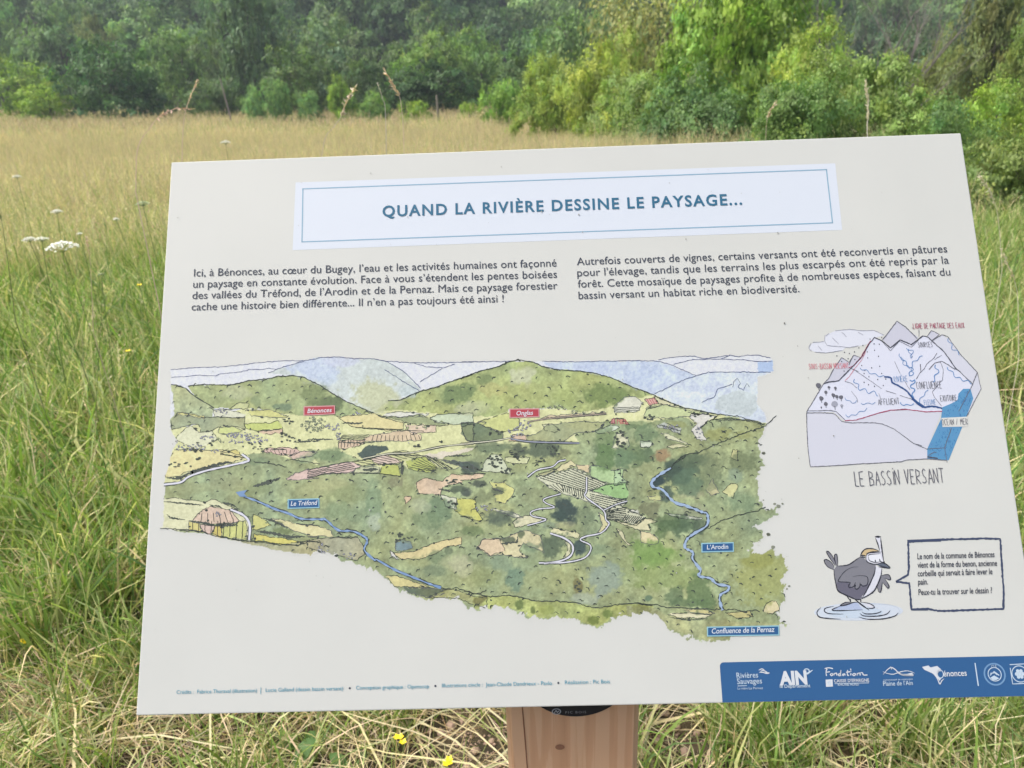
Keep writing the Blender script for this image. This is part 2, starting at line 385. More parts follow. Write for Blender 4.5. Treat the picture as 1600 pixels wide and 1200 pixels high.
# ------------------------------------------------------------------ title
pr = Print()
def quad(s): return px2b(pp(s))
pr.poly(quad('V 76,157 W 1478,88 1516,450 V 60,525'), c_plate, .00010)
fr = quad('V 116,192 W 1430,122 1463,411 V 111,480')
for a, b_ in zip(fr, np.roll(fr, -1, 0)):
    d = (b_ - a) / np.linalg.norm(b_ - a); pr.line(np.array([a - d * .0005, b_ + d * .0005]), .0013, c_frame, .00022, wob=0)
text(pr, 'QUAND LA RIVIÈRE DESSINE LE PAYSAGE...', (597.6, 338.6), (1159.5, 319.6), 16.4, c_title, off=.022, space=1.18)
title = pr
# ------------------------------------------------------------------ paragraphs
para1, para2 = Print(), Print()
for s_, a, b_ in [("Ici, à Bénonces, au cœur du Bugey, l’eau et les activités humaines ont façonné", (303, 432.2), (869.6, 416.4)),
                  ("un paysage en constante évolution. Face à vous s’étendent les pentes boisées", (301.8, 449.8), (870.2, 434)),
                  ("des vallées du Tréfond, de l’Arodin et de la Pernaz. Mais ce paysage forestier", (300.6, 467.4), (871, 451.6)),
                  ("cache une histoire bien différente... Il n’en a pas toujours été ainsi !", (299.4, 485.2), (787, 472.2))]:
    text(para1, s_, a, b_, 11.6, c_body, off=0)
for s_, a, b_ in [("Autrefois couverts de vignes, certains versants ont été reconvertis en pâtures", (901.4, 414.4), (1480, 394.2)),
                  ("pour l'élevage, tandis que les terrains les plus escarpés ont été repris par la", (902, 431.8), (1482.6, 411.8)),
                  ("forêt. Cette mosaïque de paysages profite à de nombreuses espèces, faisant du", (903, 449.4), (1485, 430.4)),
                  ("bassin versant un habitat riche en biodiversité.", (904, 467.4), (1249, 456.6))]:
    text(para2, s_, a, b_, 11.6, c_body, off=0)
# ------------------------------------------------------------------ credits
cred = Print()
for s_, x0, y0, x1 in [("Crédits :  Fabrice Thoraval (illustration)", 276, 1084.2, 401.5), ("|", 407.2, 1081.8, 408), ("Lucie Galland (dessin bassin versant)", 415.2, 1080.9, 536.2),
                       ("Conception graphique : Openscop", 556.4, 1077.4, 670.3), ("Illustrations cincle :  Jean-Claude Dandrieux - Pavlo", 690.6, 1073.8, 862.5),
                       ("Réalisation : Pic Bois", 882.7, 1069, 953)]:
    text(cred, s_, (x0, y0), (x1, y0 - (x1 - x0) * .0222), 6.0 if len(s_) > 1 else 8, c_cred, off=0)
for x, y in ((546.5, 1075.2), (680.3, 1071.7), (872.4, 1067)):
    u = px2b(np.array((x, y))); cred.poly([(u[0] + .0011 * math.cos(k), u[1] + .0011 * math.sin(k)) for k in np.linspace(0, 6.28, 9)[:-1]], c_body, .0003)

# ------------------------------------------------------------------ the watercolour panorama
OUT = 'P 267,601 266,640 266,672 278,690 270,700 263,730 257,745 257,780 255,826 A 70,1740 300,1800 P 320,833 350,841 390,850 425,858 445,862 470,866 497,862 522,864 527,872 550,876 555,879 564,883 585,893 601,902 616,918 629,925 655,932 J 1080,660 P 718,935 725,944 742,951 K 340,735 390,785 500,820 640,830 920,840 1040,905 1100,910 1250,820 1560,790 L 240,740 360,860 550,950 730,980 800,985 1350,850 1430,830 1330,760 1400,640 1400,560 1380,430 1430,330 1400,230 1300,180 1100,200 1150,100 1220,60 I 1330,790 1300,720 1240,700 1450,600 1450,540 1340,560 1330,500 1280,460 1290,200 1330,130 1300,40 D 1380,960 1440,790 1470,745 1440,640 1370,560 1380,300 1500,265 1525,250 1525,160 1500,118 1370,92 1260,95 1200,105 1110,92 1000,110 850,125 770,103 700,100 520,118 420,140 330,148 0,145 C 900,155 700,155 480,148 400,155 0,158 B 1000,165 760,150 620,125 450,125 300,108 100,115 0,140 A 1440,145 1220,147 1000,165 830,188 640,205 400,212 165,232'
FOREST = 'P 250,760 E 110,340 270,330 400,250 620,205 880,130 940,110 900,60 1060,45 1200,60 1320,110 1600,160 F 0,10 120,20 300,30 450,90 700,200 900,120 960,200 1250,200 1300,60 1600,20 C 0,970 180,960 600,945 800,930 1000,930 1140,930 1060,800 1130,730 1400,730 1500,700 D 0,700 140,760 280,760 400,720 560,690 680,690 760,730 790,780 900,720 1100,680 1400,740 1470,750 P 1270,700 1270,1030 900,1030 500,1000 250,900'
LW = [  # polygon, colour, colour noise
 (OUT, (228, 231, 242), 0), ('D 0,150 420,150 780,290 370,470 0,320 C 1300,270 900,230 780,160', (204, 216, 238), .05),
 ('D 380,465 640,340 900,255 1500,255 1400,300 1380,560 1440,640 1460,745 1000,660 670,600', (214, 224, 240), .05),
 ('D 1370,150 1525,150 1525,250 1380,265', (184, 204, 236), 0),
 ('D 1000,500 1200,420 1360,480 1380,620 1300,680 1100,660 960,600', (206, 216, 218), .03),
 ('A 1100,265 1440,150 1600,118 B 0,140 100,115 300,108 450,125 620,125 760,150 930,250 1090,410 1080,440 780,530 640,650 540,610 0,325 A 1600,380 1480,310', (208, 217, 214), .04),
 ('A 1300,270 1440,170 1600,130 B 100,130 200,300 180,400 0,325 A 1500,320', (208, 217, 214), .04),
 ('B 450,380 800,250 900,450 760,520 620,640 420,560 350,450', (208, 217, 214), .04),
 ('A 165,375 220,380 310,410 400,490 580,600 560,690 440,760 350,760 170,810 150,720 200,650 190,500', (180, 190, 148), .09),
 ('A 330,390 450,375 770,378 900,340 1100,320 1180,298 1340,290 1430,300 1600,380 B 0,325 160,410 380,540 640,650 500,670 270,680 A 1440,670 1250,660 1100,620 900,600 720,600 580,600 400,490', (168, 180, 130), .08),
 ('A 165,800 440,760 560,690 880,600 1250,660 1440,670 B 270,680 640,650 700,630 900,620 1200,650 1600,690 C 200,680 330,680 450,640 900,600 1150,640 1400,600 1540,530 D 60,540 90,490 380,470 670,600 1000,660 1460,745 P 1240,760 900,860 250,860 240,700', (224, 226, 172), .05),
 ('B 640,640 780,530 900,520 1080,440 1240,400 1380,345 1600,270 C 0,320 140,260 350,205 480,150 560,140 700,160 780,200 900,230 1150,245 1300,270 1450,310 1600,380 D 0,320 90,360 200,410 370,470 260,500 90,490 60,540 0,570 C 1540,530 1400,600 1150,640 1050,620 900,600 760,605 470,610 450,640 330,680 200,680 0,710 B 1600,690 1440,680 1200,650 900,620 700,630', (172, 183, 124), .09),
 (FOREST, (163, 174, 131), .10),
 ('A 170,720 230,640 500,690 560,690 880,690 870,740 880,800 750,770 650,770 560,820 450,840 440,760 350,760 170,810', (172, 180, 136), .06),
 ('A 870,745 1110,745 1200,720 1230,770 1240,800 1000,820 885,790', (206, 218, 122), .03), ('A 235,645 495,675 495,700 240,665', (222, 218, 140), .03),
 ('A 575,620 700,610 890,660 870,690 580,690', (222, 224, 196), .03), ('A 720,605 830,545 920,560 900,610', (206, 212, 150), .03),
 ('A 890,620 1120,615 1240,660 1300,690 1200,690 950,680', (212, 212, 132), .05), ('A 1000,830 1240,805 1250,840 1050,855', (226, 196, 166), .02),
 ('A 1040,1020 1090,985 1280,980 1370,990 1400,1020 1360,1050 1250,1050', (226, 192, 176), .02), ('A 1290,1060 1450,1010 1580,1030 1480,1070 1350,1095', (226, 196, 176), .02),
 ('A 640,1040 780,1000 820,1010 830,1050 860,1080', (226, 214, 130), .02),
 ('B 280,680 520,670 640,650 740,690 930,745 930,800 780,820 600,800 430,780', (232, 220, 156), .03), ('B 560,890 600,860 830,830 960,815 1100,860 1100,910 780,920 560,920', (230, 206, 168), .04),
 ('B 300,915 560,905 560,940 370,1000 300,990', (228, 200, 168), .03), ('B 940,760 1240,770 1240,830 1000,850', (232, 208, 178), .03),
 ('B 730,675 760,650 900,640 1180,655 1120,680 900,690', (228, 228, 214), .02), ('B 740,680 900,690 1100,660 1180,700 1380,765 1250,770 1000,745', (164, 176, 128), .05),
 ('B 1180,690 1260,660 1600,650 1600,740 1380,765 1240,735', (208, 222, 186), .03), ('C 0,740 250,740 200,770 400,840 410,910 70,920 10,850', (126, 142, 104), .06),
 ('B 1480,780 1600,750 1600,930 1520,900', (138, 152, 110), .04),
 ('C 150,740 440,650 560,700 560,790 420,830 250,790', (212, 218, 138), .04), ('C 740,712 850,670 1040,660 1380,640 1400,655 1000,695 760,718', (226, 206, 168), .04),
 ('C 460,920 500,860 620,860 640,915', (228, 198, 170), .02), ('C 780,760 880,750 940,810 900,840 820,820', (222, 224, 176), .03),
 ('C 820,770 1000,740 1130,730 1400,740 1280,830 1100,840 1000,920 640,915 640,870 720,850', (178, 184, 134), .06),
 ('C 1290,830 1430,760 1530,780 1480,810 1350,850', (212, 226, 200), .03), ('C 1430,740 1470,700 1560,700 1600,760 D 150,765 100,705 0,705 0,760', (214, 148, 148), .05),
 ('D 0,580 90,500 200,490 280,550 250,590 240,630 0,650', (228, 228, 206), .02), ('D 290,515 380,500 420,560 330,575', (222, 180, 166), .03),
 ('D 380,490 480,520 660,600 560,590 420,560', (216, 214, 168), .03),
 ('D 310,590 480,570 640,600 680,620 900,650 700,680 600,690 380,700 290,680', (206, 218, 158), .03), ('D 740,650 980,670 900,720 830,790 880,910 790,900 740,820 790,740 720,690', (224, 222, 212), .02),
 ('D 400,760 480,740 640,790 630,850 520,810 420,790', (192, 198, 186), .06),
 ('D 440,840 500,840 600,890 720,950 520,900', (226, 226, 184), .02), ('D 500,970 620,945 710,965 560,995', (222, 220, 170), .02), ('D 245,920 350,915 385,950 340,975 250,980', (220, 228, 204), .01),
 ('C 1450,980 1500,850 1600,840 D 60,840 80,870 130,880 150,970 C 1600,985', (226, 224, 186), .03),
 # lower left
 ('E 100,200 200,20 700,20 870,90 780,130 640,150 480,190 300,230 260,270 110,280', (232, 222, 158), .04), ('A 200,900 350,760 440,840 560,820 620,900 420,1000', (228, 230, 190), .03),
 ('A 640,780 760,770 860,820 700,860 620,840', (212, 222, 140), .03),
 ('E 80,490 200,480 480,520 600,490 680,540 800,590 880,650 940,740 940,880 800,880 700,860 500,810 80,775', (228, 228, 182), .03),
 ('E 380,690 440,620 550,560 740,600 820,700 800,740 560,740', (228, 200, 176), .03), ('E 340,700 440,720 460,800 340,790', (226, 214, 130), .02), ('E 450,730 590,745 560,840 480,810', (226, 196, 180), .02),
 ('E 590,750 660,760 655,860 560,840', (224, 206, 110), .03), ('E 660,760 880,690 900,760 890,880 660,860', (212, 216, 130), .03),
 ('E 960,640 1020,660 1130,740 1000,790 960,780', (216, 216, 130), .03), ('E 970,830 1200,860 1450,900 1380,940 1200,920 970,890', (224, 216, 112), .04),
 ('E 1130,670 1300,700 1370,730 1600,750 F 230,790 250,850 0,850 E 1600,850 1500,840 1350,800', (230, 222, 164), .03), ('E 700,880 960,900 1200,930 1400,900 1600,900 1600,1100 900,960', (184, 184, 140), .07),
 ('F 0,890 250,860 480,860 560,960 560,1010 480,1080 F 0,960', (180, 178, 142), .08),
 # pink strip and terraces
 ('F 0,290 200,245 400,240 520,175 430,130 240,160 0,215 E 1500,200 1370,240 1270,300 1430,308 1600,285', (226, 196, 184), .03),
 ('F 430,130 600,105 760,60 900,20 1100,75 940,120 880,150 700,160 520,170', (212, 214, 152), .05), ('F 600,105 760,60 860,110 900,140 700,160', (226, 202, 184), .03),
 ('F 520,180 700,180 690,235 400,240', (204, 208, 164), .03), ('F 720,160 880,160 900,270 700,250', (200, 210, 112), .03),
 ('F 950,120 1130,80 1250,190 1240,215 1150,230 970,200', (196, 208, 112), .03), ('F 1140,75 1250,100 1470,180 1420,205 1280,190', (206, 212, 152), .03),
 ('F 1100,70 1300,40 1600,0 1600,20 1300,100 1250,110', (230, 220, 196), .02),
 ('B 480,1040 600,950 760,970 790,1000 540,1090', (84, 102, 94), .06), ('F 1280,110 1500,130 1600,160 1600,230 1480,180', (88, 104, 98), .06),
 # centre
 ('G 240,120 300,50 380,70 420,130 480,250 200,220', (214, 222, 186), .04), ('G 430,90 660,90 640,140 500,150 420,130', (218, 222, 168), .03),
 ('G 1245,170 1380,180 1440,215 1560,200 1560,310 1600,330 1500,350 1400,330 1250,270', (186, 216, 154), .04), ('I 0,190 50,190 60,250 120,330 0,330', (190, 220, 168), .03),
 ('G 1260,410 1420,345 1600,330 I 100,340 130,400 110,450 0,470 G 1600,495 1400,470', (164, 208, 134), .05),
 ('G 720,270 900,240 1100,190 1200,240 1240,270 1410,340 1240,410 1600,510 1400,600 1200,500 960,430 850,380', (224, 226, 192), .02),
 ('G 1400,600 1500,540 1600,530 I 60,520 200,580 280,620 200,690 60,660 G 1600,720 1400,680', (222, 224, 190), .02),
 ('G 920,200 960,160 1060,120 1110,170 950,220', (230, 222, 170), .02), ('G 1110,165 1230,160 1230,240 1130,200', (230, 210, 164), .02), ('G 740,250 920,195 940,215 800,265', (186, 186, 138), .02),
 ('F 1380,250 1600,255 G 120,250 240,250 210,290 100,310 0,310 F 1500,330 1300,370 1290,450 1080,440 1040,330 1130,290 1300,320', (230, 200, 164), .06),
 ('G 280,325 420,335 520,400 500,450 430,530 340,520 330,450 400,430 310,380', (216, 216, 134), .04), ('F 1440,490 1600,490 G 140,490 150,610 220,690 180,700 0,660 F 1600,670 1480,650 1420,600', (212, 212, 112), .05),
 ('F 1280,450 1440,480 1440,600 1340,560', (216, 218, 190), .04),
 ('G 150,960 220,870 400,870 550,810 620,790 770,850 800,1010 700,960 600,910 560,980 640,1050 540,1055 400,1020 290,1040', (228, 214, 160), .06),
 ('G 160,955 220,875 380,880 420,990 290,1030', (230, 206, 168), .03), ('G 580,660 700,640 820,690 640,740 530,770 490,720', (226, 222, 180), .03), ('G 300,580 500,620 600,670 560,680 350,610', (226, 224, 196), .03),
 ('G 880,770 1000,790 1150,820 1130,870 1000,850 860,820', (228, 224, 174), .02), ('G 1000,890 1060,920 1050,1030 980,1060 1030,980', (222, 220, 176), .02), ('G 1320,620 1400,680 1430,740 1340,820 1300,830 1360,740', (220, 214, 160), .03),
 ('F 820,1010 1000,1000 1180,930 1330,880 1480,860 1480,930 1350,940 1240,1010 1080,1070 900,1070', (228, 212, 152), .03), ('F 790,985 830,1010 880,1075 800,1040', (226, 224, 216), 0),
 ('F 840,900 900,880 1000,900 1010,960 930,990 850,980', (128, 154, 158), .04), ('F 940,470 1000,460 990,500 940,535', (226, 196, 160), .01),
 ('I 440,580 560,590 790,625 780,640 640,640 520,610', (228, 228, 214), .02), ('I 230,750 330,760 390,810 390,850 350,870 240,840', (230, 216, 166), .02), ('I 20,710 70,740 100,830 160,880 120,870 60,800', (226, 222, 176), .02),
 ('I 220,650 270,620 390,655 300,680 330,745 190,725 0,650 0,630 140,690', (228, 222, 176), .02), ('I 290,430 450,430 400,470 320,470', (212, 214, 146), .02), ('I 120,540 210,560 240,600 160,580', (226, 226, 210), .01),
 ('I 960,390 1040,310 1100,330 1060,450', (216, 216, 152), .03), ('I 820,370 870,280 940,400 860,430', (206, 200, 150), .03), ('I 1050,20 1100,10 1100,110 1040,90', (212, 210, 146), .02),
 ('L 360,740 460,730 760,740 700,775 450,775', (230, 224, 182), .02), ('L 500,702 700,690 780,735 560,725', (214, 204, 140), .03), ('L 880,730 1100,710 1130,760 1000,780', (206, 198, 132), .04),
 ('J 700,450 820,460 1100,560 980,560 780,550 740,500', (222, 212, 144), .03), ('J 860,562 1200,570 1230,610 1080,650 900,600', (108, 122, 96), .06),
 ('J 1230,580 1300,575 1500,640 1600,650 1600,750 1460,700 1360,655 1080,650', (174, 178, 118), .10), ('K 0,640 340,630 560,680 900,690 1090,745 1300,710 1600,720 1600,800 1250,820 1100,910 900,840 500,820 340,735 0,745', (182, 192, 112), .12),
 ('L 0,670 240,690 360,750 600,790 750,790 1400,830 1350,850 730,980 360,860 240,740 0,740', (176, 182, 130), .12),
 ('L 1240,640 1330,620 1360,700 1290,740 1210,710', (228, 216, 168), .02)]
SPOTS = [  # soft patches: centre, radii (px), colour, strength
 ('I 700,260', 46, 34, (128, 142, 108), .6), ('I 560,250', 24, 14, (80, 100, 86), .9), ('I 620,180', 26, 12, (92, 110, 92), .8), ('I 720,420', 16, 8, (176, 174, 140), .6), ('I 560,680', 30, 9, (84, 106, 82), .8), ('I 420,760', 10, 14, (104, 126, 88), .7), ('I 620,420', 12, 7, (168, 172, 136), .6),
 ('L 560,640', 40, 8, (96, 120, 86), .7), ('L 60,350', 30, 30, (158, 172, 116), .5), ('L 300,230', 40, 16, (142, 172, 98), .6), ('C 1350,1000', 16, 10, (98, 118, 88), .7), ('D 200,760', 24, 7, (104, 128, 92), .6), ('D 600,760', 16, 6, (158, 164, 110), .7), ('D 1000,850', 24, 10, (160, 164, 104), .7),
 ('G 700,1100', 30, 5, (150, 166, 126), .5), ('G 600,430', 20, 16, (140, 150, 116), .6), ('G 400,700', 24, 10, (100, 114, 96), .8), ('G 120,800', 20, 8, (112, 132, 92), .7), ('G 60,680', 16, 6, (180, 188, 146), .5), ('F 400,450', 40, 14, (150, 164, 118), .6), ('F 100,400', 30, 12, (176, 182, 136), .6),
 ('F 500,640', 30, 10, (138, 158, 124), .6), ('F 1000,850', 26, 10, (140, 154, 112), .6), ('J 1000,330', 20, 8, (168, 174, 124), .5), ('J 1400,400', 14, 12, (202, 204, 168), .6), ('J 640,180', 14, 10, (150, 160, 118), .5), ('K 600,500', 40, 16, (176, 184, 134), .5), ('K 100,480', 26, 16, (150, 162, 112), .5), ('E 400,380', 40, 10, (164, 172, 128), .5), ('E 1000,400', 20, 10, (140, 154, 112), .5),
 ('B 80,220', 40, 22, (202, 214, 238), .9), ('B 330,150', 34, 10, (206, 212, 232), .8), ('B 620,480', 42, 26, (204, 208, 170), .9), ('B 200,330', 20, 10, (196, 210, 228), .7), ('B 980,440', 18, 10, (200, 214, 216), .7), ('C 1300,230', 30, 8, (196, 208, 236), .6), ('D 300,300', 30, 18, (196, 210, 236), .6), ('D 900,400', 40, 14, (206, 216, 238), .6),
 ('B 1450,470', 26, 18, (108, 132, 92), .7), ('B 230,560', 26, 14, (98, 114, 82), .8), ('B 60,480', 18, 14, (140, 152, 104), .5), ('A 1230,590', 18, 7, (108, 132, 110), .7), ('A 990,540', 10, 8, (130, 148, 112), .6), ('A 1560,470', 20, 20, (126, 142, 100), .6),
 ('A 800,450', 24, 12, (200, 206, 168), .6), ('C 590,290', 24, 16, (208, 212, 182), .8), ('C 300,420', 24, 14, (196, 192, 130), .6), ('C 220,320', 14, 10, (116, 134, 92), .7), ('C 1400,470', 34, 18, (112, 134, 82), .7),
 ('C 60,420', 16, 12, (120, 140, 96), .7), ('C 140,590', 30, 12, (196, 202, 160), .6), ('C 800,450', 50, 20, (190, 196, 130), .4), ('C 1000,480', 20, 20, (164, 178, 112), .5), ('B 1560,600', 20, 10, (192, 196, 160), .5),
 ('G 1010,590', 21, 23, (66, 82, 82), .95), ('G 950,650', 14, 12, (72, 90, 84), .8), ('G 1200,650', 16, 14, (120, 136, 108), .6), ('F 1280,590', 26, 22, (118, 142, 112), .8), ('F 1150,680', 24, 16, (130, 150, 114), .6),
 ('F 640,520', 14, 40, (132, 158, 126), .6), ('F 300,600', 20, 14, (140, 160, 122), .6), ('F 640,700', 12, 14, (190, 200, 180), .7), ('F 860,330', 12, 8, (138, 138, 112), .6), ('F 1080,560', 18, 12, (190, 196, 164), .6), ('F 200,330', 30, 12, (186, 190, 142), .6),
 ('I 400,300', 14, 10, (58, 76, 80), .98), ('I 470,400', 12, 16, (76, 96, 90), .8), ('I 520,190', 16, 14, (74, 92, 82), .85), ('I 680,110', 24, 12, (92, 110, 88), .8), ('I 640,330', 24, 24, (104, 128, 104), .75), ('I 900,130', 24, 16, (128, 140, 108), .6),
 ('I 1130,480', 28, 16, (134, 156, 122), .7), ('I 1150,120', 24, 18, (116, 128, 96), .7), ('I 1080,250', 16, 12, (138, 158, 138), .6), ('I 700,560', 30, 12, (166, 168, 138), .5), ('I 600,700', 26, 18, (92, 114, 88), .85), ('I 470,660', 24, 16, (98, 120, 84), .7),
 ('I 760,690', 10, 12, (92, 108, 90), .7), ('I 330,560', 18, 18, (120, 122, 96), .7), ('I 300,60', 20, 12, (96, 118, 90), .8), ('I 120,60', 30, 20, (112, 134, 98), .7), ('I 420,60', 14, 10, (172, 146, 112), .7), ('I 60,90', 20, 16, (110, 140, 110), .5),
 ('I 330,950', 34, 30, (130, 164, 92), .75), ('L 350,400', 60, 24, (146, 166, 104), .6), ('L 650,560', 22, 34, (106, 130, 90), .8), ('L 420,580', 18, 16, (104, 126, 94), .7), ('L 190,600', 7, 6, (100, 126, 104), .8), ('L 1200,420', 44, 44, (172, 178, 112), .7),
 ('L 1180,250', 24, 16, (156, 160, 90), .6), ('K 1180,480', 30, 24, (154, 172, 164), .7), ('K 1120,230', 18, 10, (130, 150, 120), .6), ('K 370,480', 14, 20, (122, 150, 128), .8), ('K 260,330', 20, 14, (140, 162, 138), .6), ('K 930,530', 8, 14, (120, 112, 74), .7), ('K 1000,660', 20, 10, (180, 192, 178), .6),
 ('K 410,720', 8, 10, (104, 122, 74), .85), ('K 530,765', 6, 9, (108, 124, 74), .8), ('K 1075,850', 9, 8, (112, 128, 66), .8), ('K 1200,800', 8, 8, (108, 128, 70), .8), ('K 650,760', 12, 8, (160, 172, 96), .6), ('K 1500,750', 14, 8, (126, 130, 76), .6), ('J 1540,670', 12, 8, (112, 108, 72), .7),
 ('C 760,1010', 34, 14, (92, 106, 90), .85), ('C 300,980', 26, 12, (112, 128, 102), .8), ('C 560,1010', 12, 10, (96, 108, 92), .6), ('C 1000,1040', 12, 8, (120, 124, 96), .6), ('C 1400,900', 20, 24, (122, 144, 100), .7), ('C 1400,1060', 18, 22, (110, 138, 92), .8), ('C 1200,760', 30, 10, (182, 186, 136), .6),
 ('G 80,190', 18, 10, (84, 98, 88), .9), ('G 380,660', 26, 12, (98, 112, 96), .9), ('G 880,950', 20, 18, (96, 112, 92), .9), ('G 940,890', 16, 14, (104, 120, 98), .8), ('G 1140,960', 11, 14, (74, 92, 92), .95), ('G 180,350', 14, 7, (88, 98, 86), .9), ('G 40,430', 12, 9, (80, 90, 86), .9),
 ('G 360,400', 12, 6, (100, 112, 92), .8), ('G 700,460', 24, 16, (152, 160, 122), .6), ('G 560,330', 16, 8, (136, 150, 114), .6), ('G 200,470', 16, 12, (130, 140, 106), .7), ('G 450,880', 14, 5, (96, 108, 88), .9), ('G 580,830', 6, 8, (104, 116, 90), .9), ('G 660,960', 12, 8, (128, 148, 118), .7),
 ('G 850,740', 16, 7, (130, 146, 126), .7), ('G 1000,740', 14, 6, (196, 194, 150), .5), ('F 1450,400', 16, 8, (92, 106, 88), .9), ('F 1360,990', 8, 8, (108, 120, 96), .7), ('F 1250,1040', 20, 12, (124, 142, 108), .7), ('F 1400,1100', 20, 14, (194, 196, 152), .5), ('J 1150,410', 18, 10, (124, 140, 112), .7), ('J 1350,330', 14, 14, (188, 190, 158), .6),
 ('E 1000,130', 14, 6, (120, 142, 110), .5), ('E 1450,110', 14, 6, (120, 146, 118), .5), ('E 700,330', 30, 14, (160, 166, 128), .5), ('E 1200,720', 8, 4, (104, 116, 84), .7), ('E 1230,800', 16, 6, (118, 132, 92), .8), ('B 200,1050', 26, 10, (118, 142, 106), .7), ('B 60,1050', 14, 6, (150, 168, 130), .5),
 ('D 300,850', 20, 14, (110, 136, 104), .6), ('D 450,1050', 16, 10, (168, 140, 108), .6), ('D 1230,860', 14, 8, (160, 164, 106), .5)]
def inside(poly, X, Y):
    r = np.zeros(X.shape, bool); n = len(poly); j = n - 1
    for i in range(n):
        xi, yi = poly[i]; xj, yj = poly[j]
        if yi != yj:
            r ^= ((yi > Y) != (yj > Y)) & (X < (xj - xi) * (Y - yi) / (yj - yi) + xi)
        j = i
    return r
u0, v1 = px2b(np.array((250., 545.))); u1, v0 = px2b(np.array((1245., 1015.)))
st = .00082
us = np.arange(px2b(np.array((225., 900.)))[0], u1 + .02, st); vsx = np.arange(v0 - .02, v1 + .02, st)
U, Vv = np.meshgrid(us, vsx); UV = np.stack([U, Vv], -1); PXY = b2px(UV); X0 = PXY[..., 0]; Y0 = PXY[..., 1]
jx = fbm(X0, Y0, 7, 1, 3) * 2.2; jy = fbm(X0, Y0, 7, 2, 3) * 2.2
rag = 1 + 3.2 * sstep(820, 880, Y0) * sstep(380, 520, X0) + 2.2 * sstep(1150, 1180, X0) * sstep(650, 700, Y0)
Xr = X0 + jx * rag * .9; Yr = Y0 + jy * rag * .9; Xs = X0 + jx * .95; Ys = Y0 + jy * .95
wash = np.ones(X0.shape + (3,)) * np.array((222, 222, 217.))
mask = None; nz1 = fbm(X0, Y0, 26, 3, 4); nz2 = fbm(X0, Y0, 9, 4, 4); nz3 = fbm(X0, Y0, 3, 6, 2); nzh = fbm(X0, Y0, 50, 8, 3)
for k, (s_, c_, nn_) in enumerate(LW):
    P_ = pp(s_)
    if k == 0: M_ = inside(P_, Xr, Yr); mask = M_
    else: M_ = inside(P_, Xs, Ys) & mask
    c_ = np.array(c_, float); c_ = c_ * .86 + c_.mean() * .14 if k > 12 else c_; amp = (nz1 * .6 + nz2 * .6 + nz3 * .35) * nn_ * 2.3
    colr = c_ * (1 + amp[..., None]) + nzh[..., None] * np.array((10, 2, -8.)) * (nn_ > .05)
    wash[M_] = colr[M_]
for s_, rx_, ry_, c_, a_ in SPOTS:
    x, y = pp(s_)[0]; d = np.sqrt(((X0 - x) / rx_) ** 2 + ((Y0 - y) / ry_) ** 2) + nz2 * .5 + nz3 * .12 + nz1 * .3
    k = min(1, a_ * .95) * (1 - sstep(.68, 1.12, d)) * mask; k = k[..., None]
    wash = wash * (1 - k) + np.array(c_, float) * k * (1 + nz3[..., None] * .05)
wash = np.where(mask[..., None], wash * (1 + nz3[..., None] * .04 + (np.abs(nz2) < .05)[..., None] * -.03), wash)
# soften towards the paper at the ragged rim
e = mask.astype(float)
for _ in range(2):
    q = e.copy(); q[1:] += e[:-1]; q[:-1] += e[1:]; q[:, 1:] += e[:, :-1]; q[:, :-1] += e[:, 1:]; e = q / 5
k = np.clip(e * 1.6, 0, 1)[..., None]; wash = wash * k + np.array((222, 222, 217.)) * (1 - k)
keep = e > 0.01
cq = keep[:-1, :-1] | keep[1:, :-1] | keep[:-1, 1:] | keep[1:, 1:]
nyy, nxx = X0.shape; iy_, ix_ = np.nonzero(cq); a0 = iy_ * nxx + ix_
fq = np.stack([a0, a0 + 1, a0 + nxx + 1, a0 + nxx], 1); used, inv = np.unique(fq, return_inverse=True); fq = inv.reshape(fq.shape)
vv = np.stack([U.ravel()[used], Vv.ravel()[used], np.full(len(used), .0001)], 1)
m_wash, t, b = nodes('watercolour_print'); atn = t.nodes.new('ShaderNodeVertexColor'); atn.layer_name = 'Col'
t.links.new(atn.outputs[0], b.inputs['Base Color']); b.inputs['Roughness'].default_value = .6; b.inputs['Specular IOR Level'].default_value = .28
add_noise_mix(t, b, 900, .5, .93, 3)
mobj('landscape_painting', npmesh('landscape_painting', vv, fq, [m_wash], col=alb(np.clip(wash.reshape(-1, 3)[used], 0, 235))), board)

# --- pen lines, rivers, roads over the wash
ink = Print(); Z = .0003
def ln(s, w=1.0, m=None, jit=.35, close=False, z=Z, step=3):
    m = m or c_ink; ink.line(px2b(dens(pp(s), step, jit, close)), w * PXM, m, z, wob=.35)
for s_ in ['A 165,232 400,212 640,205 830,188 1000,165 1220,147 1440,145', 'A 170,305 300,300 420,285 600,292 640,272 880,245 920,232 1060,230 1110,218 1180,232']:
    ln(s_, .8, c_inkb)
for s_ in ['A 1100,265 1250,205 1440,150 1600,118 B 100,115 300,108 450,125 620,125 760,150 1000,165 1300,165 1600,158 C 0,158 250,155 400,155 480,148', 'B 760,150 930,250 1090,410', 'B 745,232 930,350 1080,435', 'B 1085,350 1190,285 1300,215 1420,178',
            'B 1030,170 1150,205 1300,212', 'C 780,152 1150,155 1600,145 D 330,148 420,150 560,190 780,290', 'D 420,140 520,118 700,100 770,103 850,125 1000,110 1110,92 1200,105 1260,95 1370,92 1500,118', 'D 570,180 740,135 1000,130 1200,135 1370,155 1510,150',
            'D 380,465 460,430 640,340 900,255 1100,255 1500,255', 'D 840,550 900,515 960,500 990,420 1130,370', 'D 1140,400 1150,340 1180,315 1210,360 1190,400 1240,430 1270,360 1300,400', 'D 1020,130 1110,92']:
    ln(s_, .9, c_inkb)
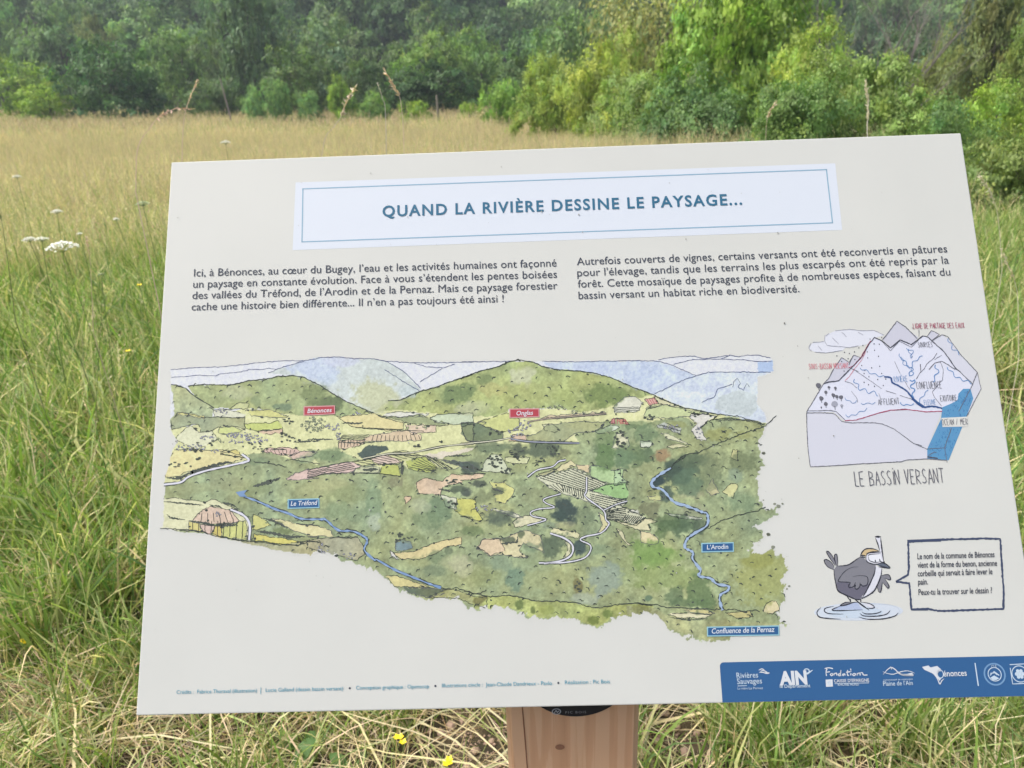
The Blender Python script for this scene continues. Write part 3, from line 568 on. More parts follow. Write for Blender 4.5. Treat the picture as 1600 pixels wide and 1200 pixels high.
for s_ in ['A 170,375 220,380 310,410 400,490 580,600', 'A 330,390 450,375 770,378 900,340 1100,320 1180,298 1340,290 1430,300 1600,380 B 160,410 380,540 640,650',
           'B 780,530 900,520 1080,440 1240,400 1380,345 1600,270 C 0,320 140,260 350,205 480,150 560,140 700,160 780,200 900,230 1150,245 1300,270 1450,310 1600,380 D 90,360 200,410 370,470 520,540 670,600 830,625 1000,665']:
    ln(s_, 1.5)
for s_ in ['D 1000,660 1200,685 1440,750', 'D 940,710 1100,700 1300,720 1440,760', 'D 1560,675 1450,770 1370,800 1200,860 1000,940 800,1030 680,1050 560,1140', 'D 1000,670 900,730 800,800', 'I 640,70 520,150 500,190',
           'I 830,720 950,650 1100,600 1280,560 1350,530', 'J 1190,560 1250,575 1330,560 1480,610 1600,640 K 340,630 560,680 900,690 1090,745 1300,710 1430,700 1600,720 L 60,640 240,655 360,680 600,690 820,700 940,695 1040,720 1150,705 1180,720',
           'J 1400,590 1500,615 1600,590', 'E 60,772 340,785 480,810 600,850 800,880 980,900', 'E 980,890 1200,920 1380,940 1500,900 1600,905 F 100,905', 'E 1370,730 1600,750', 'J 220,110 460,110', 'E 960,130 1200,160 1280,185', 'E 1320,110 1600,150']:
    ln(s_, 1.2, jit=.6)
HB = []
for k, (s_, c_, nn_) in enumerate(LW):
    if k < 13 or k in (70, 71): continue
    P_ = pp(s_)
    if (max(P_[:, 0]) - min(P_[:, 0])) > 200 and k > 40: continue
    dark = sum(c_) < 420; rough = k % 3 == 0
    for q_ in dens(P_, 2.5, 1.2, True):
        if random.random() < (.07 if k > 14 else .03) and inside(pp(OUT), q_[0], q_[1]): HB.append(q_)
    D_ = dens(P_, 2.0, .5 if rough else .3, True); D_[:, 0] -= fbm(D_[:, 0], D_[:, 1], 7, 1, 3) * 2.09; D_[:, 1] -= fbm(D_[:, 0], D_[:, 1], 7, 2, 3) * 2.09; D_ = np.vstack([D_, D_[:1]]); ok_ = inside(pp(OUT), D_[:, 0], D_[:, 1]); run = []
    for q_, f_ in list(zip(D_, ok_)) + [(None, False)]:
        if f_ and random.random() > .03: run.append(q_)
        else:
            if len(run) > 3: ink.line(px2b(np.array(run)), (1.0 if dark else .75) * PXM, c_ink if (k % 3) else c_ink2, Z, wob=.5)
            run = []
# arcs that stand for tree tops
cm_sh = cm('moss_shade', (118, 130, 98)); fpoly = pp(FOREST); hillp = [pp(LW[i][0]) for i in (8, 9, 11, 13)]; holes = [pp(s_) for s_, c_, n_ in LW[13:] if sum(c_) > 545]
pts_done = []
cand = rng.uniform((250, 560), (1235, 990), (5200, 2))
okf = inside(fpoly, cand[:, 0], cand[:, 1]) & inside(pp(OUT), cand[:, 0], cand[:, 1])
for hp in hillp: okf |= inside(hp, cand[:, 0], cand[:, 1])
for hp in holes: okf &= ~inside(hp, cand[:, 0], cand[:, 1])
acc = []
for (x, y) in cand[okf]:
    r = 13.5 if y < 700 else 16
    if x > 1080 and y < 700: r = 9
    if all((x - a) ** 2 + (y - b_) ** 2 > r * r * (.6 + .9 * random.random()) for a, b_ in acc[-900:]):
        acc.append((x, y))
        L_ = random.uniform(2.6, 5.2); an = random.uniform(-.7, .5) + (.5 if x > 850 else -.2); k = random.choice((.6, .7, .8, 1, .5))
        q = []
        for i in range(int(k * 8) + 2):
            th = .25 + i / 8 * math.pi; q.append((L_ * (i / 8 * 2 - k), -abs(math.sin(th)) * L_ * random.uniform(.6, .8)))
        q = np.array(q); R_ = np.array(((math.cos(an), math.sin(an)), (-math.sin(an), math.cos(an))))
        q = q @ R_ + (x, y); ink.line(px2b(q), random.uniform(1.0, 1.9) * PXM, random.choice((c_ink, c_ink, c_dk)), Z, taper=1, wob=.4)
def blob(x, y, rx_, ry_, m, z=Z, n=9, an=0):
    q = [(x + rx_ * random.uniform(.75, 1.15) * math.cos(a) * math.cos(an) - ry_ * math.sin(a) * math.sin(an), y + ry_ * random.uniform(.75, 1.15) * math.sin(a) + rx_ * math.cos(a) * math.sin(an)) for a in np.linspace(0, 2 * math.pi, n + 1)[:-1]]
    ink.poly(px2b(np.array(q)), m, z)
# hedges and dark bushes
for s_, w in [('E 130,640 160,670 300,690', 3), ('E 100,515 200,522 300,535 480,550', 2.6), ('E 340,700 440,715 560,735 800,720', 4), ('E 560,740 810,745', 4.5), ('E 990,800 1150,820 1300,855 1450,850', 5), ('E 1050,670 1150,700 1290,770', 4),
              ('E 660,520 760,545 800,570', 3.4), ('E 740,590 830,590', 3), ('E 540,545 660,570', 2.6), ('E 950,370 1050,345 1220,290', 7), ('E 130,290 260,290 340,245 480,200 580,170 700,135 760,140', 6.5),
              ('B 330,745 540,745', 3), ('B 0,905 250,900', 2.4), ('B 290,930 560,935 740,920', 2), ('A 1130,1000 1280,995', 2.2), ('F 920,120 910,260', 5), ('F 530,210 680,205', 5), ('F 1260,390 1400,420', 3.6), ('G 380,920 540,905 550,850', 4),
              ('A 1350,930 1600,915', 3), ('D 300,610 440,580', 2), ('D 980,720 1200,712 1320,735', 2.2), ('G 0,180 130,190 210,225', 5), ('D 420,760 640,820', 3), ('G 290,380 420,430', 3.2), ('F 1320,80 1560,70', 2.5), ('L 380,770 560,795 720,780', 2)]:
    P_ = dens(pp(s_), 1.6, .5); ink.line(px2b(P_), w * .85 * PXM, c_dk, Z - .00004, taper=1, wob=.5)
def scat(cx, cy, rx_, ry_, n, kind):
    (cx, cy), = [pp(cx + ' %d,%d' % cy)[0]]
    for _ in range(n):
        a = random.uniform(0, 6.28); r = math.sqrt(random.random()); x = cx + rx_ * r * math.cos(a); y = cy + ry_ * r * math.sin(a)
        if kind == 'house':
            blob(x, y, random.uniform(1.2, 2), random.uniform(1, 1.5), c_ink2); blob(x + .1, y - .2, .9, .65, c_lil, Z + .00006, 6)
        elif kind == 'tree':
            blob(x, y, random.uniform(1.4, 3.2), random.uniform(1, 2), c_dk)
        else:
            blob(x, y, random.uniform(1.6, 2.4), random.uniform(1.3, 1.8), c_ink2); blob(x, y - .2, random.uniform(1., 1.5), .9, c_rg[random.randrange(2)], Z + .00006, 7)
c_rg = (cm('bush_green', (152, 164, 122)), cm('bush_light', (206, 214, 160)))
for a in [('A', (510, 885), 12, 3, 16, 'house'), ('A', (820, 860), 22, 5, 34, 'house'), ('A', (990, 900), 18, 6, 40, 'house'), ('A', (800, 920), 14, 3, 14, 'house'), ('A', (350, 980), 26, 6, 30, 'house'), ('A', (400, 1005), 18, 4, 12, 'tree'), ('A', (560, 935), 4, 4, 3, 'tree'),
          ('A', (430, 945), 5, 3, 3, 'tree'), ('B', (70, 760), 18, 12, 34, 'bush'), ('B', (250, 775), 12, 6, 22, 'house'), ('B', (310, 870), 5, 8, 10, 'house'), ('C', (620, 760), 9, 7, 22, 'house'), ('C', (540, 830), 14, 9, 26, 'house'), ('A', (1500, 760), 14, 12, 20, 'bush'),
          ('A', (1290, 740), 9, 6, 8, 'tree'), ('A', (1250, 860), 6, 4, 6, 'tree'), ('A', (1300, 900), 20, 5, 10, 'tree'), ('A', (1000, 960), 24, 6, 12, 'tree'), ('E', (240, 165), 20, 6, 9, 'tree'), ('E', (420, 100), 5, 1.5, 3, 'tree'), ('E', (590, 30), 6, 4, 6, 'house'),
          ('A', (630, 910), 10, 4, 8, 'bush'), ('B', (1050, 960), 14, 2, 4, 'tree'), ('B', (1290, 925), 8, 2, 3, 'tree'), ('B', (1060, 790), 16, 4, 7, 'bush'), ('C', (330, 840), 14, 4, 8, 'tree'), ('G', (330, 120), 12, 10, 22, 'tree'), ('G', (540, 60), 12, 9, 18, 'tree'),
          ('G', (430, 210), 10, 6, 10, 'tree'), ('C', (900, 1010), 12, 8, 14, 'tree'), ('D', (820, 660), 16, 4, 12, 'tree'), ('D', (340, 690), 8, 4, 9, 'tree'), ('D', (820, 830), 6, 10, 9, 'house'), ('F', (1420, 320), 14, 4, 10, 'tree'), ('F', (1380, 540), 10, 6, 10, 'tree'),
          ('G', (230, 580), 16, 5, 20, 'house'), ('C', (1540, 900), 10, 14, 18, 'tree'), ('D', (540, 790), 16, 6, 20, 'house'), ('A', (660, 640), 10, 4, 8, 'house'), ('G', (1500, 600), 20, 10, 14, 'tree'), ('E', (610, 635), 6, 4, 6, 'house'), ('B', (470, 655), 7, 2.5, 8, 'house'),
          ('F', (930, 860), 14, 8, 14, 'tree'), ('F', (150, 960), 10, 8, 12, 'house'), ('F', (400, 1040), 10, 5, 8, 'house'), ('G', (760, 130), 10, 5, 8, 'tree'), ('K', (930, 560), 6, 10, 8, 'tree'), ('C', (1120, 640), 12, 3, 8, 'bush'), ('C', (920, 600), 14, 4, 14, 'bush')]:
    scat(*a)
for q_ in HB: blob(q_[0], q_[1], random.uniform(1.2, 3.4), random.uniform(.9, 1.9), random.choice((c_dk, c_dk, c_ink, c_rg[0])), Z - .00003, 8, random.uniform(-.5, .5))
for _ in range(200):
    x, y = rng.uniform((262, 650), (1200, 960))
    if inside(fpoly, x, y) and inside(pp(OUT), x, y) and fbm(x, y, 60, 31, 2) > .12: blob(x, y, random.uniform(1.2, 3.2), random.uniform(.8, 1.7), random.choice((c_dk, cm_sh)), Z - .00006, 8, random.uniform(-.6, .6))
# drops off the ragged right edge
for s_, r in [('I 1415,885', 4.5), ('I 1375,770', 4), ('I 1330,45', 3.6), ('I 1430,500', 3), ('I 1500,497', 2.6), ('I 1465,520', 4.5), ('I 1330,465', 1.6), ('L 1445,490', 2.6), ('L 1425,515', 2.2), ('L 1260,30', 4), ('D 1435,1035', 3.4), ('L 870,965', 1.5)]:
    x, y = pp(s_)[0]; blob(x, y, r * .8, r * .65, cm('drop_grey', (140, 144, 128)), Z)
c_rsoft = cm('soft_red_rows', (202, 124, 122))
# field rows and terrace lines
def rows(a0, a1, b0, b1, n, w, dots=False, m=None):
    a0, a1, b0, b1 = [pp(q)[0] for q in (a0, a1, b0, b1)]
    for i in range(n):
        f = (i + .5) / n; A_ = a0 + (a1 - a0) * f; B_ = b0 + (b1 - b0) * f
        if dots:
            L_ = np.linalg.norm(B_ - A_); k = int(L_ / 2.3)
            for j in range(k):
                q = A_ + (B_ - A_) * (j + random.uniform(.2, .8)) / k; blob(q[0], q[1], random.uniform(.8, 1.35), random.uniform(.7, 1.), c_ink, Z, 5)
        ink.line(px2b(dens(np.array([A_, B_]), 3, .3)), w * PXM, m or c_ink, Z)
rows('G 740,290', 'G 1080,195', 'G 1190,430', 'G 1400,335', 9, .6, True)
rows('G 1240,430', 'G 1250,560', 'G 1590,510', 'G 1370,610', 7, .6, True)
rows('G 840,360', 'G 960,330', 'G 960,440', 'G 1000,400', 4, 1.0); rows('G 960,350', 'G 1180,400', 'G 980,420', 'G 1190,490', 10, 1.2)
rows('I 100,590', 'I 270,620', 'I 60,650', 'I 220,680', 10, 1.1); rows('G 1410,600', 'G 1400,690', 'G 1580,560', 'G 1600,700', 7, 1.0, True)
rows('B 620,860', 'B 1090,860', 'B 600,920', 'B 1110,910', 12, .8); rows('B 320,915', 'B 550,905', 'B 310,990', 'B 560,945', 8, .8); rows('B 340,860', 'B 300,900', 'B 600,850', 'B 560,905', 4, .8)
rows('F 0,225', 'F 0,285', 'F 420,140', 'F 480,200', 4, .9); rows('F 430,130', 'F 900,25', 'F 640,170', 'F 1080,80', 9, .8); rows('F 970,190', 'F 1100,85', 'F 1200,225', 'F 1260,190', 6, .9); rows('F 1250,105', 'F 1140,75', 'F 1410,205', 'F 1280,190', 4, .9)
rows('E 440,630', 'E 760,610', 'E 420,710', 'E 810,720', 6, .9); rows('E 345,705', 'E 890,700', 'E 345,790', 'E 880,880', 9, .9); rows('D 0,590', 'D 0,640', 'D 230,580', 'D 240,630', 3, .8); rows('D 300,515', 'D 390,505', 'D 335,570', 'D 420,555', 4, 1.2, m=c_rsoft)
rows('C 1440,705', 'C 1590,705', 'C 1440,755', 'C 1600,755', 6, 1.2, m=c_rsoft); rows('D 20,710', 'D 110,710', 'D 60,755', 'D 140,755', 5, 1.2, m=c_rsoft); rows('C 800,700', 'C 1380,645', 'C 830,690', 'C 1400,655', 16, .9); rows('A 1060,1000', 'A 1380,1000', 'A 1100,1040', 'A 1360,1040', 8, .7); rows('B 430,780', 'B 560,800', 'B 770,800', 'B 1240,830', 2, .9)
ln('G 690,150 800,120', .8)
def water(s_, w, m1, m2, edge=c_ink):
    P_ = smooth_path(pp(s_), 5); Q_ = P_ + rng.normal(0, .6, P_.shape)
    ink.line(px2b(Q_), (w + 1.6) * PXM, edge, Z + .00005, wob=.25); ink.line(px2b(P_), w * PXM, m1, Z + .00008, wob=.6)
    for i in range(1, len(P_) - 4, 3): ink.line(px2b(P_[i:i + 3] + rng.normal(0, w * .2, 2)), w * random.uniform(.2, .5) * PXM, m2, Z + .0001, taper=1)
water('E 870,465 1020,520 1150,580 1300,630 1420,680 1600,685 F 180,690 300,790 440,800 560,860 575,905 550,980 650,1080 J 620,310 780,400 950,470 1100,530 1195,562', 2.7, c_riv, c_rivl)
ink.poly(px2b(pp('E 790,425 900,403 872,440 900,470 830,468')), c_riv, Z + .00008)
water('I 505,178 400,240 335,300 345,345 430,375 530,480 650,520 780,570 828,590 825,690 700,770 645,820 630,890 700,930 695,985 740,1050 770,1095 L 640,400 740,420 800,470 900,490 895,530 830,570 830,640 850,705', 3.3, c_riv2, c_rivl)
def road(s_, w, m=None, edge=None):
    P_ = smooth_path(pp(s_), 5); ink.line(px2b(P_), (w * .8 + 2.0) * PXM, edge or c_ink, Z + .00003, wob=.3); ink.line(px2b(P_), w * .8 * PXM, m or c_road, Z + .00007, wob=.2)
road('E 100,352 260,330 340,275 500,220 700,175 880,135 915,110 850,60', 3.6)
for s_, w in [('G 640,280 740,210 880,180 940,130 1010,115', 2), ('G 960,440 800,490 820,530 900,570 760,585 675,615 690,655 820,690 640,745', 1.8), ('G 1210,280 1208,410 1200,470 1370,600 1395,690 1425,730 1350,815 1200,850 1150,885 1240,930 1245,990 1180,1060 1000,1100 750,1105', 2.2),
              ('G 860,820 1000,870 1075,940 1060,1030 960,1085 800,1110', 3), ('G 1370,600 1500,540 1600,510', 1.6), ('E 740,590 870,650 925,740 920,885', 4)]: road(s_, w)
road('C 480,895 640,922 860,932 1140,938', 2, c_grey); road('B 540,1085 780,1040 1000,1030 1300,970 1600,940 C 0,945 300,918 480,885', 1.5, cm('lane_cream', (228, 226, 200))); road('C 640,735 860,700 1400,655', .8, cm('lane_pink', (226, 206, 186)))
ln('D 700,640 940,670', .8)
for s_ in ['G 0,250 120,245 240,250', 'E 640,40 720,10', 'E 640,60 860,90', 'B 780,1050 1150,1060 1400,1180', 'F 0,215 240,160 430,130 600,105', 'F 0,290 200,245 400,240 700,245 900,270']: ln(s_, 1)
ink.build('pen_drawing')

# place labels
def label(nm, corners, txt, a, b_, cap, m, mb, ital=.18):
    q = px2b(pp(corners)); c = q.mean(0); p_ = Print(); g = (q - c); gl = np.sign(g) * .0011
    p_.poly(q, mb, .00055); p_.poly(q - gl, m, .00062)
    text(p_, txt, a, b_, cap, c_wht, z=.0007, off=.012, ital=ital); return nm, p_
labels = [label('place_label', 'A 1443,585 B 268,575 270,660 A 1443,675', 'Bénonces', (480.5, 645.6), (518, 643.8), 6.6, c_red, c_redb),
          label('place_label', 'C 467,607 755,603 757,688 468,697', 'Onglas', (806.5, 649.2), (832.5, 648.2), 6.8, c_red, c_redb),
          label('place_label', 'E 1290,492 F 118,483 120,577 E 1290,585', 'Le Tréfond', (454.5, 790.4), (495, 788.6), 7, c_blue, c_blueb),
          label('place_label', 'L 660,105 950,97 952,183 662,190', 'L’Arodin', (1104.5, 858.4), (1137.5, 857.4), 7, c_blue, c_blueb, .1),
          label('place_label', 'L 710,852 1355,840 1358,930 712,940', 'Confluence de la Pernaz', (1111.5, 989.8), (1209.5, 987), 8, c_blue, c_blueb)]
# ------------------------------------------------------------------ watershed block drawing
ws = Print()
w_face = cm('block_face', (217, 218, 230)); w_top = cm('block_top', (226, 228, 243)); w_hill = cm('block_hill', (208, 208, 222)); w_sea = cm('sea_blue', (96, 156, 200)); w_sea2 = cm('sea_dark', (66, 122, 176))
w_cloud = cm('cloud_white', (227, 229, 240)); w_l = cm('pencil', (112, 112, 122)); w_lt = cm('pencil_light', (168, 170, 184)); w_d = cm('pencil_dark', (84, 86, 98)); w_r = cm('red_line', (178, 84, 112)); w_r2 = cm('pale_red', (222, 142, 152)); w_riv = cm('deep_river', (56, 88, 142)); w_rl = cm('stream', (112, 154, 206)); w_rb = cm('label_paper', (222, 223, 222)); w_slip = cm('paper_slip', (226, 226, 222))
def fill(s, m, z): ws.poly(px2b(pp(s)), m, z)
def wl(s, w=.9, m=None, jit=.15, z=.00034): ws.line(px2b(dens(pp(s), 2.5, jit)), w * PXM, m or w_l, z, wob=.3)
fill('M 190,440 230,370 380,350 400,270 520,215 700,195 850,210 1000,210 1130,270 1000,310 930,380 800,410 650,425 600,470 400,490 260,480', w_cloud, .0001)
fill('O 160,200 500,205 620,310 780,290 1040,210 1200,165 1400,155 Q 0,165 130,158 380,188 575,180 390,650 390,780 80,800 O 1350,812 830,840 210,875 185,700 165,400', w_face, .00012)
fill('O 160,195 M 240,1100 370,880 560,840 680,720 760,640 850,540 940,380 1010,300 1100,340 1210,430 1330,330 1470,390 1600,300 N 330,280 390,290 450,340 600,480 740,680 950,880 940,940 900,1100 Q 575,180 380,188 130,158 0,165 O 1200,165 1040,210 780,290 640,300 500,190', w_top, .00011)
fill('M 370,880 430,820 500,690 570,600 600,550 690,610 750,520 830,550 760,640 680,720 560,840', w_hill, .00013)
fill('M 1110,330 1290,95 1560,300 1470,390 1330,320 1210,420', w_hill, .00013); fill('N 390,280 440,210 540,260 450,335', w_hill, .00013)
fill('N 450,340 570,265 690,340 820,530 1015,735 960,870 740,680 600,480', w_face, .00013)
fill('N 1015,740 1060,940 Q 890,235 840,240 N 940,940 960,870', w_face, .00013)
fill('N 780,1000 840,940 930,940 965,1060 Q 955,50 880,245 660,790 630,795 390,770 390,650 560,280 580,130 700,80 770,40', w_sea, .00016)
fill('Q 565,265 895,248 890,372 580,378', w_slip, .0003)
rs = random.Random(4)
seap = pp('N 790,1010 930,950 Q 950,60 870,250 650,770 400,750 400,650 560,290 590,140 700,90')
for _ in range(620):
    x = rs.uniform(1450, 1522); y = rs.uniform(608, 716)
    if inside(seap, np.array(x), np.array(y)):
        q = np.array([(x, y), (x + rs.uniform(-2, 3), y + rs.uniform(-4, 4))]); ws.line(px2b(q), .6 * PXM, w_sea2 if rs.random() < .55 else w_rl, .00026)
# pencil outlines
for s_, w in [('O 160,190 M 190,1180 240,1100 370,880 430,820 500,690 600,550 690,610', 1.1), ('M 370,880 440,855 560,840 680,720 760,640 850,540 940,380 1010,300 1100,340 1210,430 1330,330 1470,390 1600,290 N 330,280 390,290 600,480 740,680 800,730', 1.7),
              ('M 690,610 750,520 830,550', 1), ('M 700,680 810,725', 1), ('M 690,640 740,530', 1), ('M 1110,330 1290,95 1400,170 1540,310', 1.3), ('M 1100,345 1210,465 1320,345 1470,420 1560,330', .8), ('N 390,280 440,210 540,260 450,335', 1), ('N 450,340 570,265 640,285 820,530 1015,735 960,870 950,890', 1.1),
              ('N 800,730 955,880', 1.2), ('N 410,700 480,620 570,595 650,640 740,700', 1.2), ('N 550,600 590,700 580,830 450,980 480,1050 570,1160', .7), ('N 1015,740 1062,940 Q 880,245', .9), ('N 960,880 Q 780,185', .9), ('Q 690,390 605,640 635,820', .9), ('Q 390,650 600,640', .7),
              ('O 160,190 165,400 180,680 210,875 430,865 830,838 1350,810 Q 80,805 130,790 390,775 630,795', 1), ('O 160,205 330,200 470,205 520,220 600,310 720,325 1000,325 1110,340 1250,400 1500,585 1600,610 Q 230,590 390,655', 1), ('O 180,175 240,175 460,170 530,185 640,290', 1),
              ('M 640,850 720,870 790,930', .7), ('M 780,720 1000,870 1100,940', .7), ('M 1150,965 1280,1005', .7), ('M 1330,1025 1480,1070', .7), ('N 510,490 470,560 380,630 350,690 300,740 250,820', .8), ('N 570,520 480,575', .6), ('N 285,200 285,290', .9), ('N 300,630 310,740', 1), ('M 1260,600 1330,750', .6), ('M 1390,850 1450,950', .6),
              ('M 720,970 790,1060 800,1110', .6), ('M 1065,1000 1095,1100', .6), ('Q 390,750 520,770', 1.6), ('Q 400,735 480,690 500,700', 1)]:
    wl(s_, w, w_d if w > 1.4 else w_l)
for s_ in ['M 215,370 185,430 220,470', 'M 390,270 385,340 420,400 700,425 810,400', 'M 400,280 440,245', 'M 520,215 700,195 860,215 1000,210 1130,270', 'M 240,360 380,350', 'M 600,230 660,290', 'M 800,230 870,270', 'M 480,300 560,380', 'M 260,480 420,490 600,460', 'M 300,400 350,460']: wl(s_, .8, w_lt)
wl('M 690,680 750,650 830,560 930,390 960,340', 1.2, w_r); wl('M 640,840 700,780 760,690 850,580 900,470', .8, w_r2); wl('O 640,298 780,290 900,255 1040,210 1200,170 1400,155 Q 0,165 130,158 380,188 575,182', 1.3, w_r)
def wig(s, w, m, amp=1.6, k=2.2):
    P_ = dens(pp(s), 1.2); n = len(P_); tg = np.gradient(P_, axis=0); tg /= np.linalg.norm(tg, axis=1)[:, None] + 1e-9
    off = np.sin(np.arange(n) * 1.2 / k) * amp; Q_ = P_ + np.stack([-tg[:, 1], tg[:, 0]], 1) * off[:, None]; ws.line(px2b(Q_), w * PXM, m, .00036, wob=.15)
ws.line(px2b(smooth_path(pp('M 1130,790 1210,800 1230,860 1300,900 1400,960 1480,1050 1530,1110 1600,1150 Q 250,75 340,128 430,118 500,125 575,145'), 4, .2)), 2.6 * PXM, w_riv, .00037)
ws.line(px2b(pp('M 1480,1060 1540,1110 1600,1150 Q 340,128')), 4 * PXM, w_riv, .00038)
for s_, w, a in [('M 830,680 1000,760 1130,790', 1, 1.6), ('M 760,820 800,920 880,960 960,980 1060,1010', 1.1, 3), ('M 1340,540 1400,620 1480,700 1440,780', 1.3, 2), ('M 1440,440 1470,560', .9, 2), ('M 1450,830 1510,830 1470,920 1500,960 1490,1050', 1.8, 2), ('N 130,430 200,470 190,560', .9, 2), ('N 330,530 220,600 180,680 220,740 170,780', 1.1, 1.5),
                 ('N 490,640 520,700 500,780 450,850', 1.4, 2.6), ('N 640,670 700,740 760,800 950,870', 1.2, 1.8), ('N 650,310 700,430 800,510', 1, 2), ('N 400,960 320,1040 280,1120', 1.1, 1.4), ('M 1330,1110 1380,1150 1500,1130', 1.4, 1.2), ('O 650,220 690,250 780,215 920,150', .8, 1.4), ('M 640,1050 720,1120 790,1090', .8, 1.6), ('M 840,1120 930,1130 1020,1110', .8, 1.6), ('N 40,500 90,620 170,690', .9, 1.8)]:
    wig(s_, w, w_rl, a)
for x, y in [(540, 530), (635, 485), (695, 500), (760, 480), (815, 430), (865, 400), (680, 565), (765, 575), (600, 600), (750, 650), (630, 720), (850, 650), (925, 555), (1010, 460), (1070, 385), (1005, 380), (1060, 535), (880, 750), (975, 680), (1075, 660), (890, 710), (940, 790), (1100, 750), (1050, 825), (935, 890), (1120, 900), (1010, 910), (880, 860), (1150, 820), (920, 480), (1480, 540), (1100, 300), (955, 320)]:
    u = px2b(pp('M %d,%d' % (x, y))[0]); ws.line(np.array([u + (0, .0007), u - (.0001, .0006)]), .0009, w_d, .00035)
for x, y, r in [(310, 900, 34), (520, 930, 20), (345, 1060, 30), (510, 1130, 42), (495, 1020, 26), (590, 1045, 28), (400, 985, 22), (440, 920, 18), (600, 1150, 20), (400, 1130, 26), (540, 1040, 22), (345, 1172, 10)]:
    c_ = px2b(pp('M %d,%d' % (x, y))[0]); r = r * PXM / 8
    ws.poly([(c_[0] + r * rs.uniform(.75, 1.1) * math.cos(a), c_[1] + r * rs.uniform(.8, 1.15) * math.sin(a)) for a in np.linspace(0, 6.28, 10)[:-1]], rs.choice((w_l, w_lt, w_l)), .00033)
    ws.line(np.array([(c_[0], c_[1] - r * .6), (c_[0], c_[1] - r * 1.8)]), .0006, w_d, .00034)
hand(ws, 'LIGNE DE PARTAGE DES EAUX', (1427, 513.6), (1506.5, 512.4), 8.2, .75, w_r); hand(ws, 'SOUS-BASSIN VERSANT', (1264, 577), (1326, 575.5), 8.5, .8, w_r2)
hand(ws, 'SOURCES', (1434.5, 543), (1457, 542), 8, .7, w_l); hand(ws, 'CONFLUENCE', (1432, 608), (1471.5, 606.5), 11, .75, w_l); hand(ws, 'AFFLUENT', (1372.5, 633), (1405, 631.5), 9.5, .7, w_l)
hand(ws, 'RIVIÈRE', (1397, 597), (1418, 596), 9, .6, w_rl); hand(ws, 'EXUTOIRE', (1469.5, 627), (1495, 626), 9, .7, w_l); hand(ws, 'FLEUVE', (1444, 633), (1462, 632), 8, .6, w_rl); hand(ws, 'OCEAN / MER', (1472, 664.8), (1512, 663.2), 9.5, .8, w_l)
hand(ws, 'LE BASSiN VERSANT', (1336.5, 759.6), (1475.5, 754), 22.5, 1.25, w_l)

# ------------------------------------------------------------------ bird with diving mask, and its speech bubble
bd = Print(); b_g = cm('bird_grey', (134, 134, 143)); b_g2 = cm('bird_shade', (110, 108, 124)); b_w = cm('bird_white', (224, 225, 236)); b_t = cm('cap_tan', (216, 192, 148)); b_o = cm('bird_outline', (52, 54, 66)); b_p = cm('puddle_blue', (205, 218, 234)); b_p2 = cm('puddle_pale', (214, 222, 234)); b_s = cm('wet_blue', (184, 196, 224)); b_bk = cm('beak', (104, 112, 128))
def bf(s, m, z): bd.poly(px2b(smooth_path(np.vstack([pp(s), pp(s)[:1]]), 3)[:-1]), m, z)
def bl(s, w=1.5, m=None): bd.line(px2b(smooth_path(pp(s), 4)), w * PXM, m or b_o, .00034, taper=1, wob=.2)
q = px2b(pp('R 650,1085')[0]); rx1, ry1 = 515 * PXM / 8, 105 * PXM / 8 * .95
bd.poly([(q[0] + rx1 * math.cos(a), q[1] + ry1 * math.sin(a)) for a in np.linspace(0, 6.28, 40)[:-1]], b_p2, .0001)
bd.poly([(q[0] - .003 + rx1 * .62 * math.cos(a), q[1] - .001 + ry1 * .62 * math.sin(a)) for a in np.linspace(0, 6.28, 30)[:-1]], b_p, .00014)
bf('R 360,515 300,430 250,345 275,335 330,400 365,480', b_g, .0002); bf('R 372,512 350,420 350,375 378,372 388,440 390,510', b_g, .0002); bf('R 335,560 260,520 220,450 250,433 310,470 345,520', b_g, .0002)
bf('R 930,630 1020,622 1052,670 1035,688 980,670 1030,760 1015,792 960,730 945,770 935,832 910,830 885,780 880,740', b_g, .00018)
bd.poly(px2b(pp('R 380,510 450,512 520,502 570,475 620,435 670,400 700,390 760,470 870,500 862,520 850,600 800,720 740,840 690,920 660,940 600,925 500,880 450,862 400,830 372,760 350,650 340,560')), b_g, .00022)
bd.poly(px2b(pp('R 372,720 480,715 540,730 560,780 640,800 700,760 780,740 720,860 660,935 500,880 400,830')), b_g2, .00024)
bd.poly(px2b(pp('R 862,510 940,545 935,620 900,720 860,800 780,870 700,910 690,900 740,840 800,730 845,620')), b_w, .00026)
bd.poly(px2b(pp('R 690,385 700,340 745,300 850,305 905,330 830,335 765,350 735,395')), b_t, .00024)
bd.poly(px2b(pp('R 745,390 770,355 940,340 955,400 965,470 860,490 780,475 745,440')), b_w, .0003); bd.poly(px2b(pp('R 770,385 790,372 930,360 945,450 870,470 800,458 775,430')), cm('lens', (236, 238, 246)), .00031)
bd.poly(px2b(pp('R 860,160 920,160 930,240 945,330 965,470 945,470 915,330 890,230')), b_w, .00032)
bd.poly(px2b(pp('R 880,500 960,478 1045,538 965,530 920,520')), b_bk, .00027); bd.poly(px2b(pp('R 320,1060 420,1015 600,970 640,975 705,1060')), b_s, .00016); bd.poly(px2b(pp('R 690,970 790,985 850,1030 830,1042 780,1030')), b_w, .00018); bd.poly(px2b(pp('R 420,1000 480,970 560,965 500,1005')), b_g, .00018)
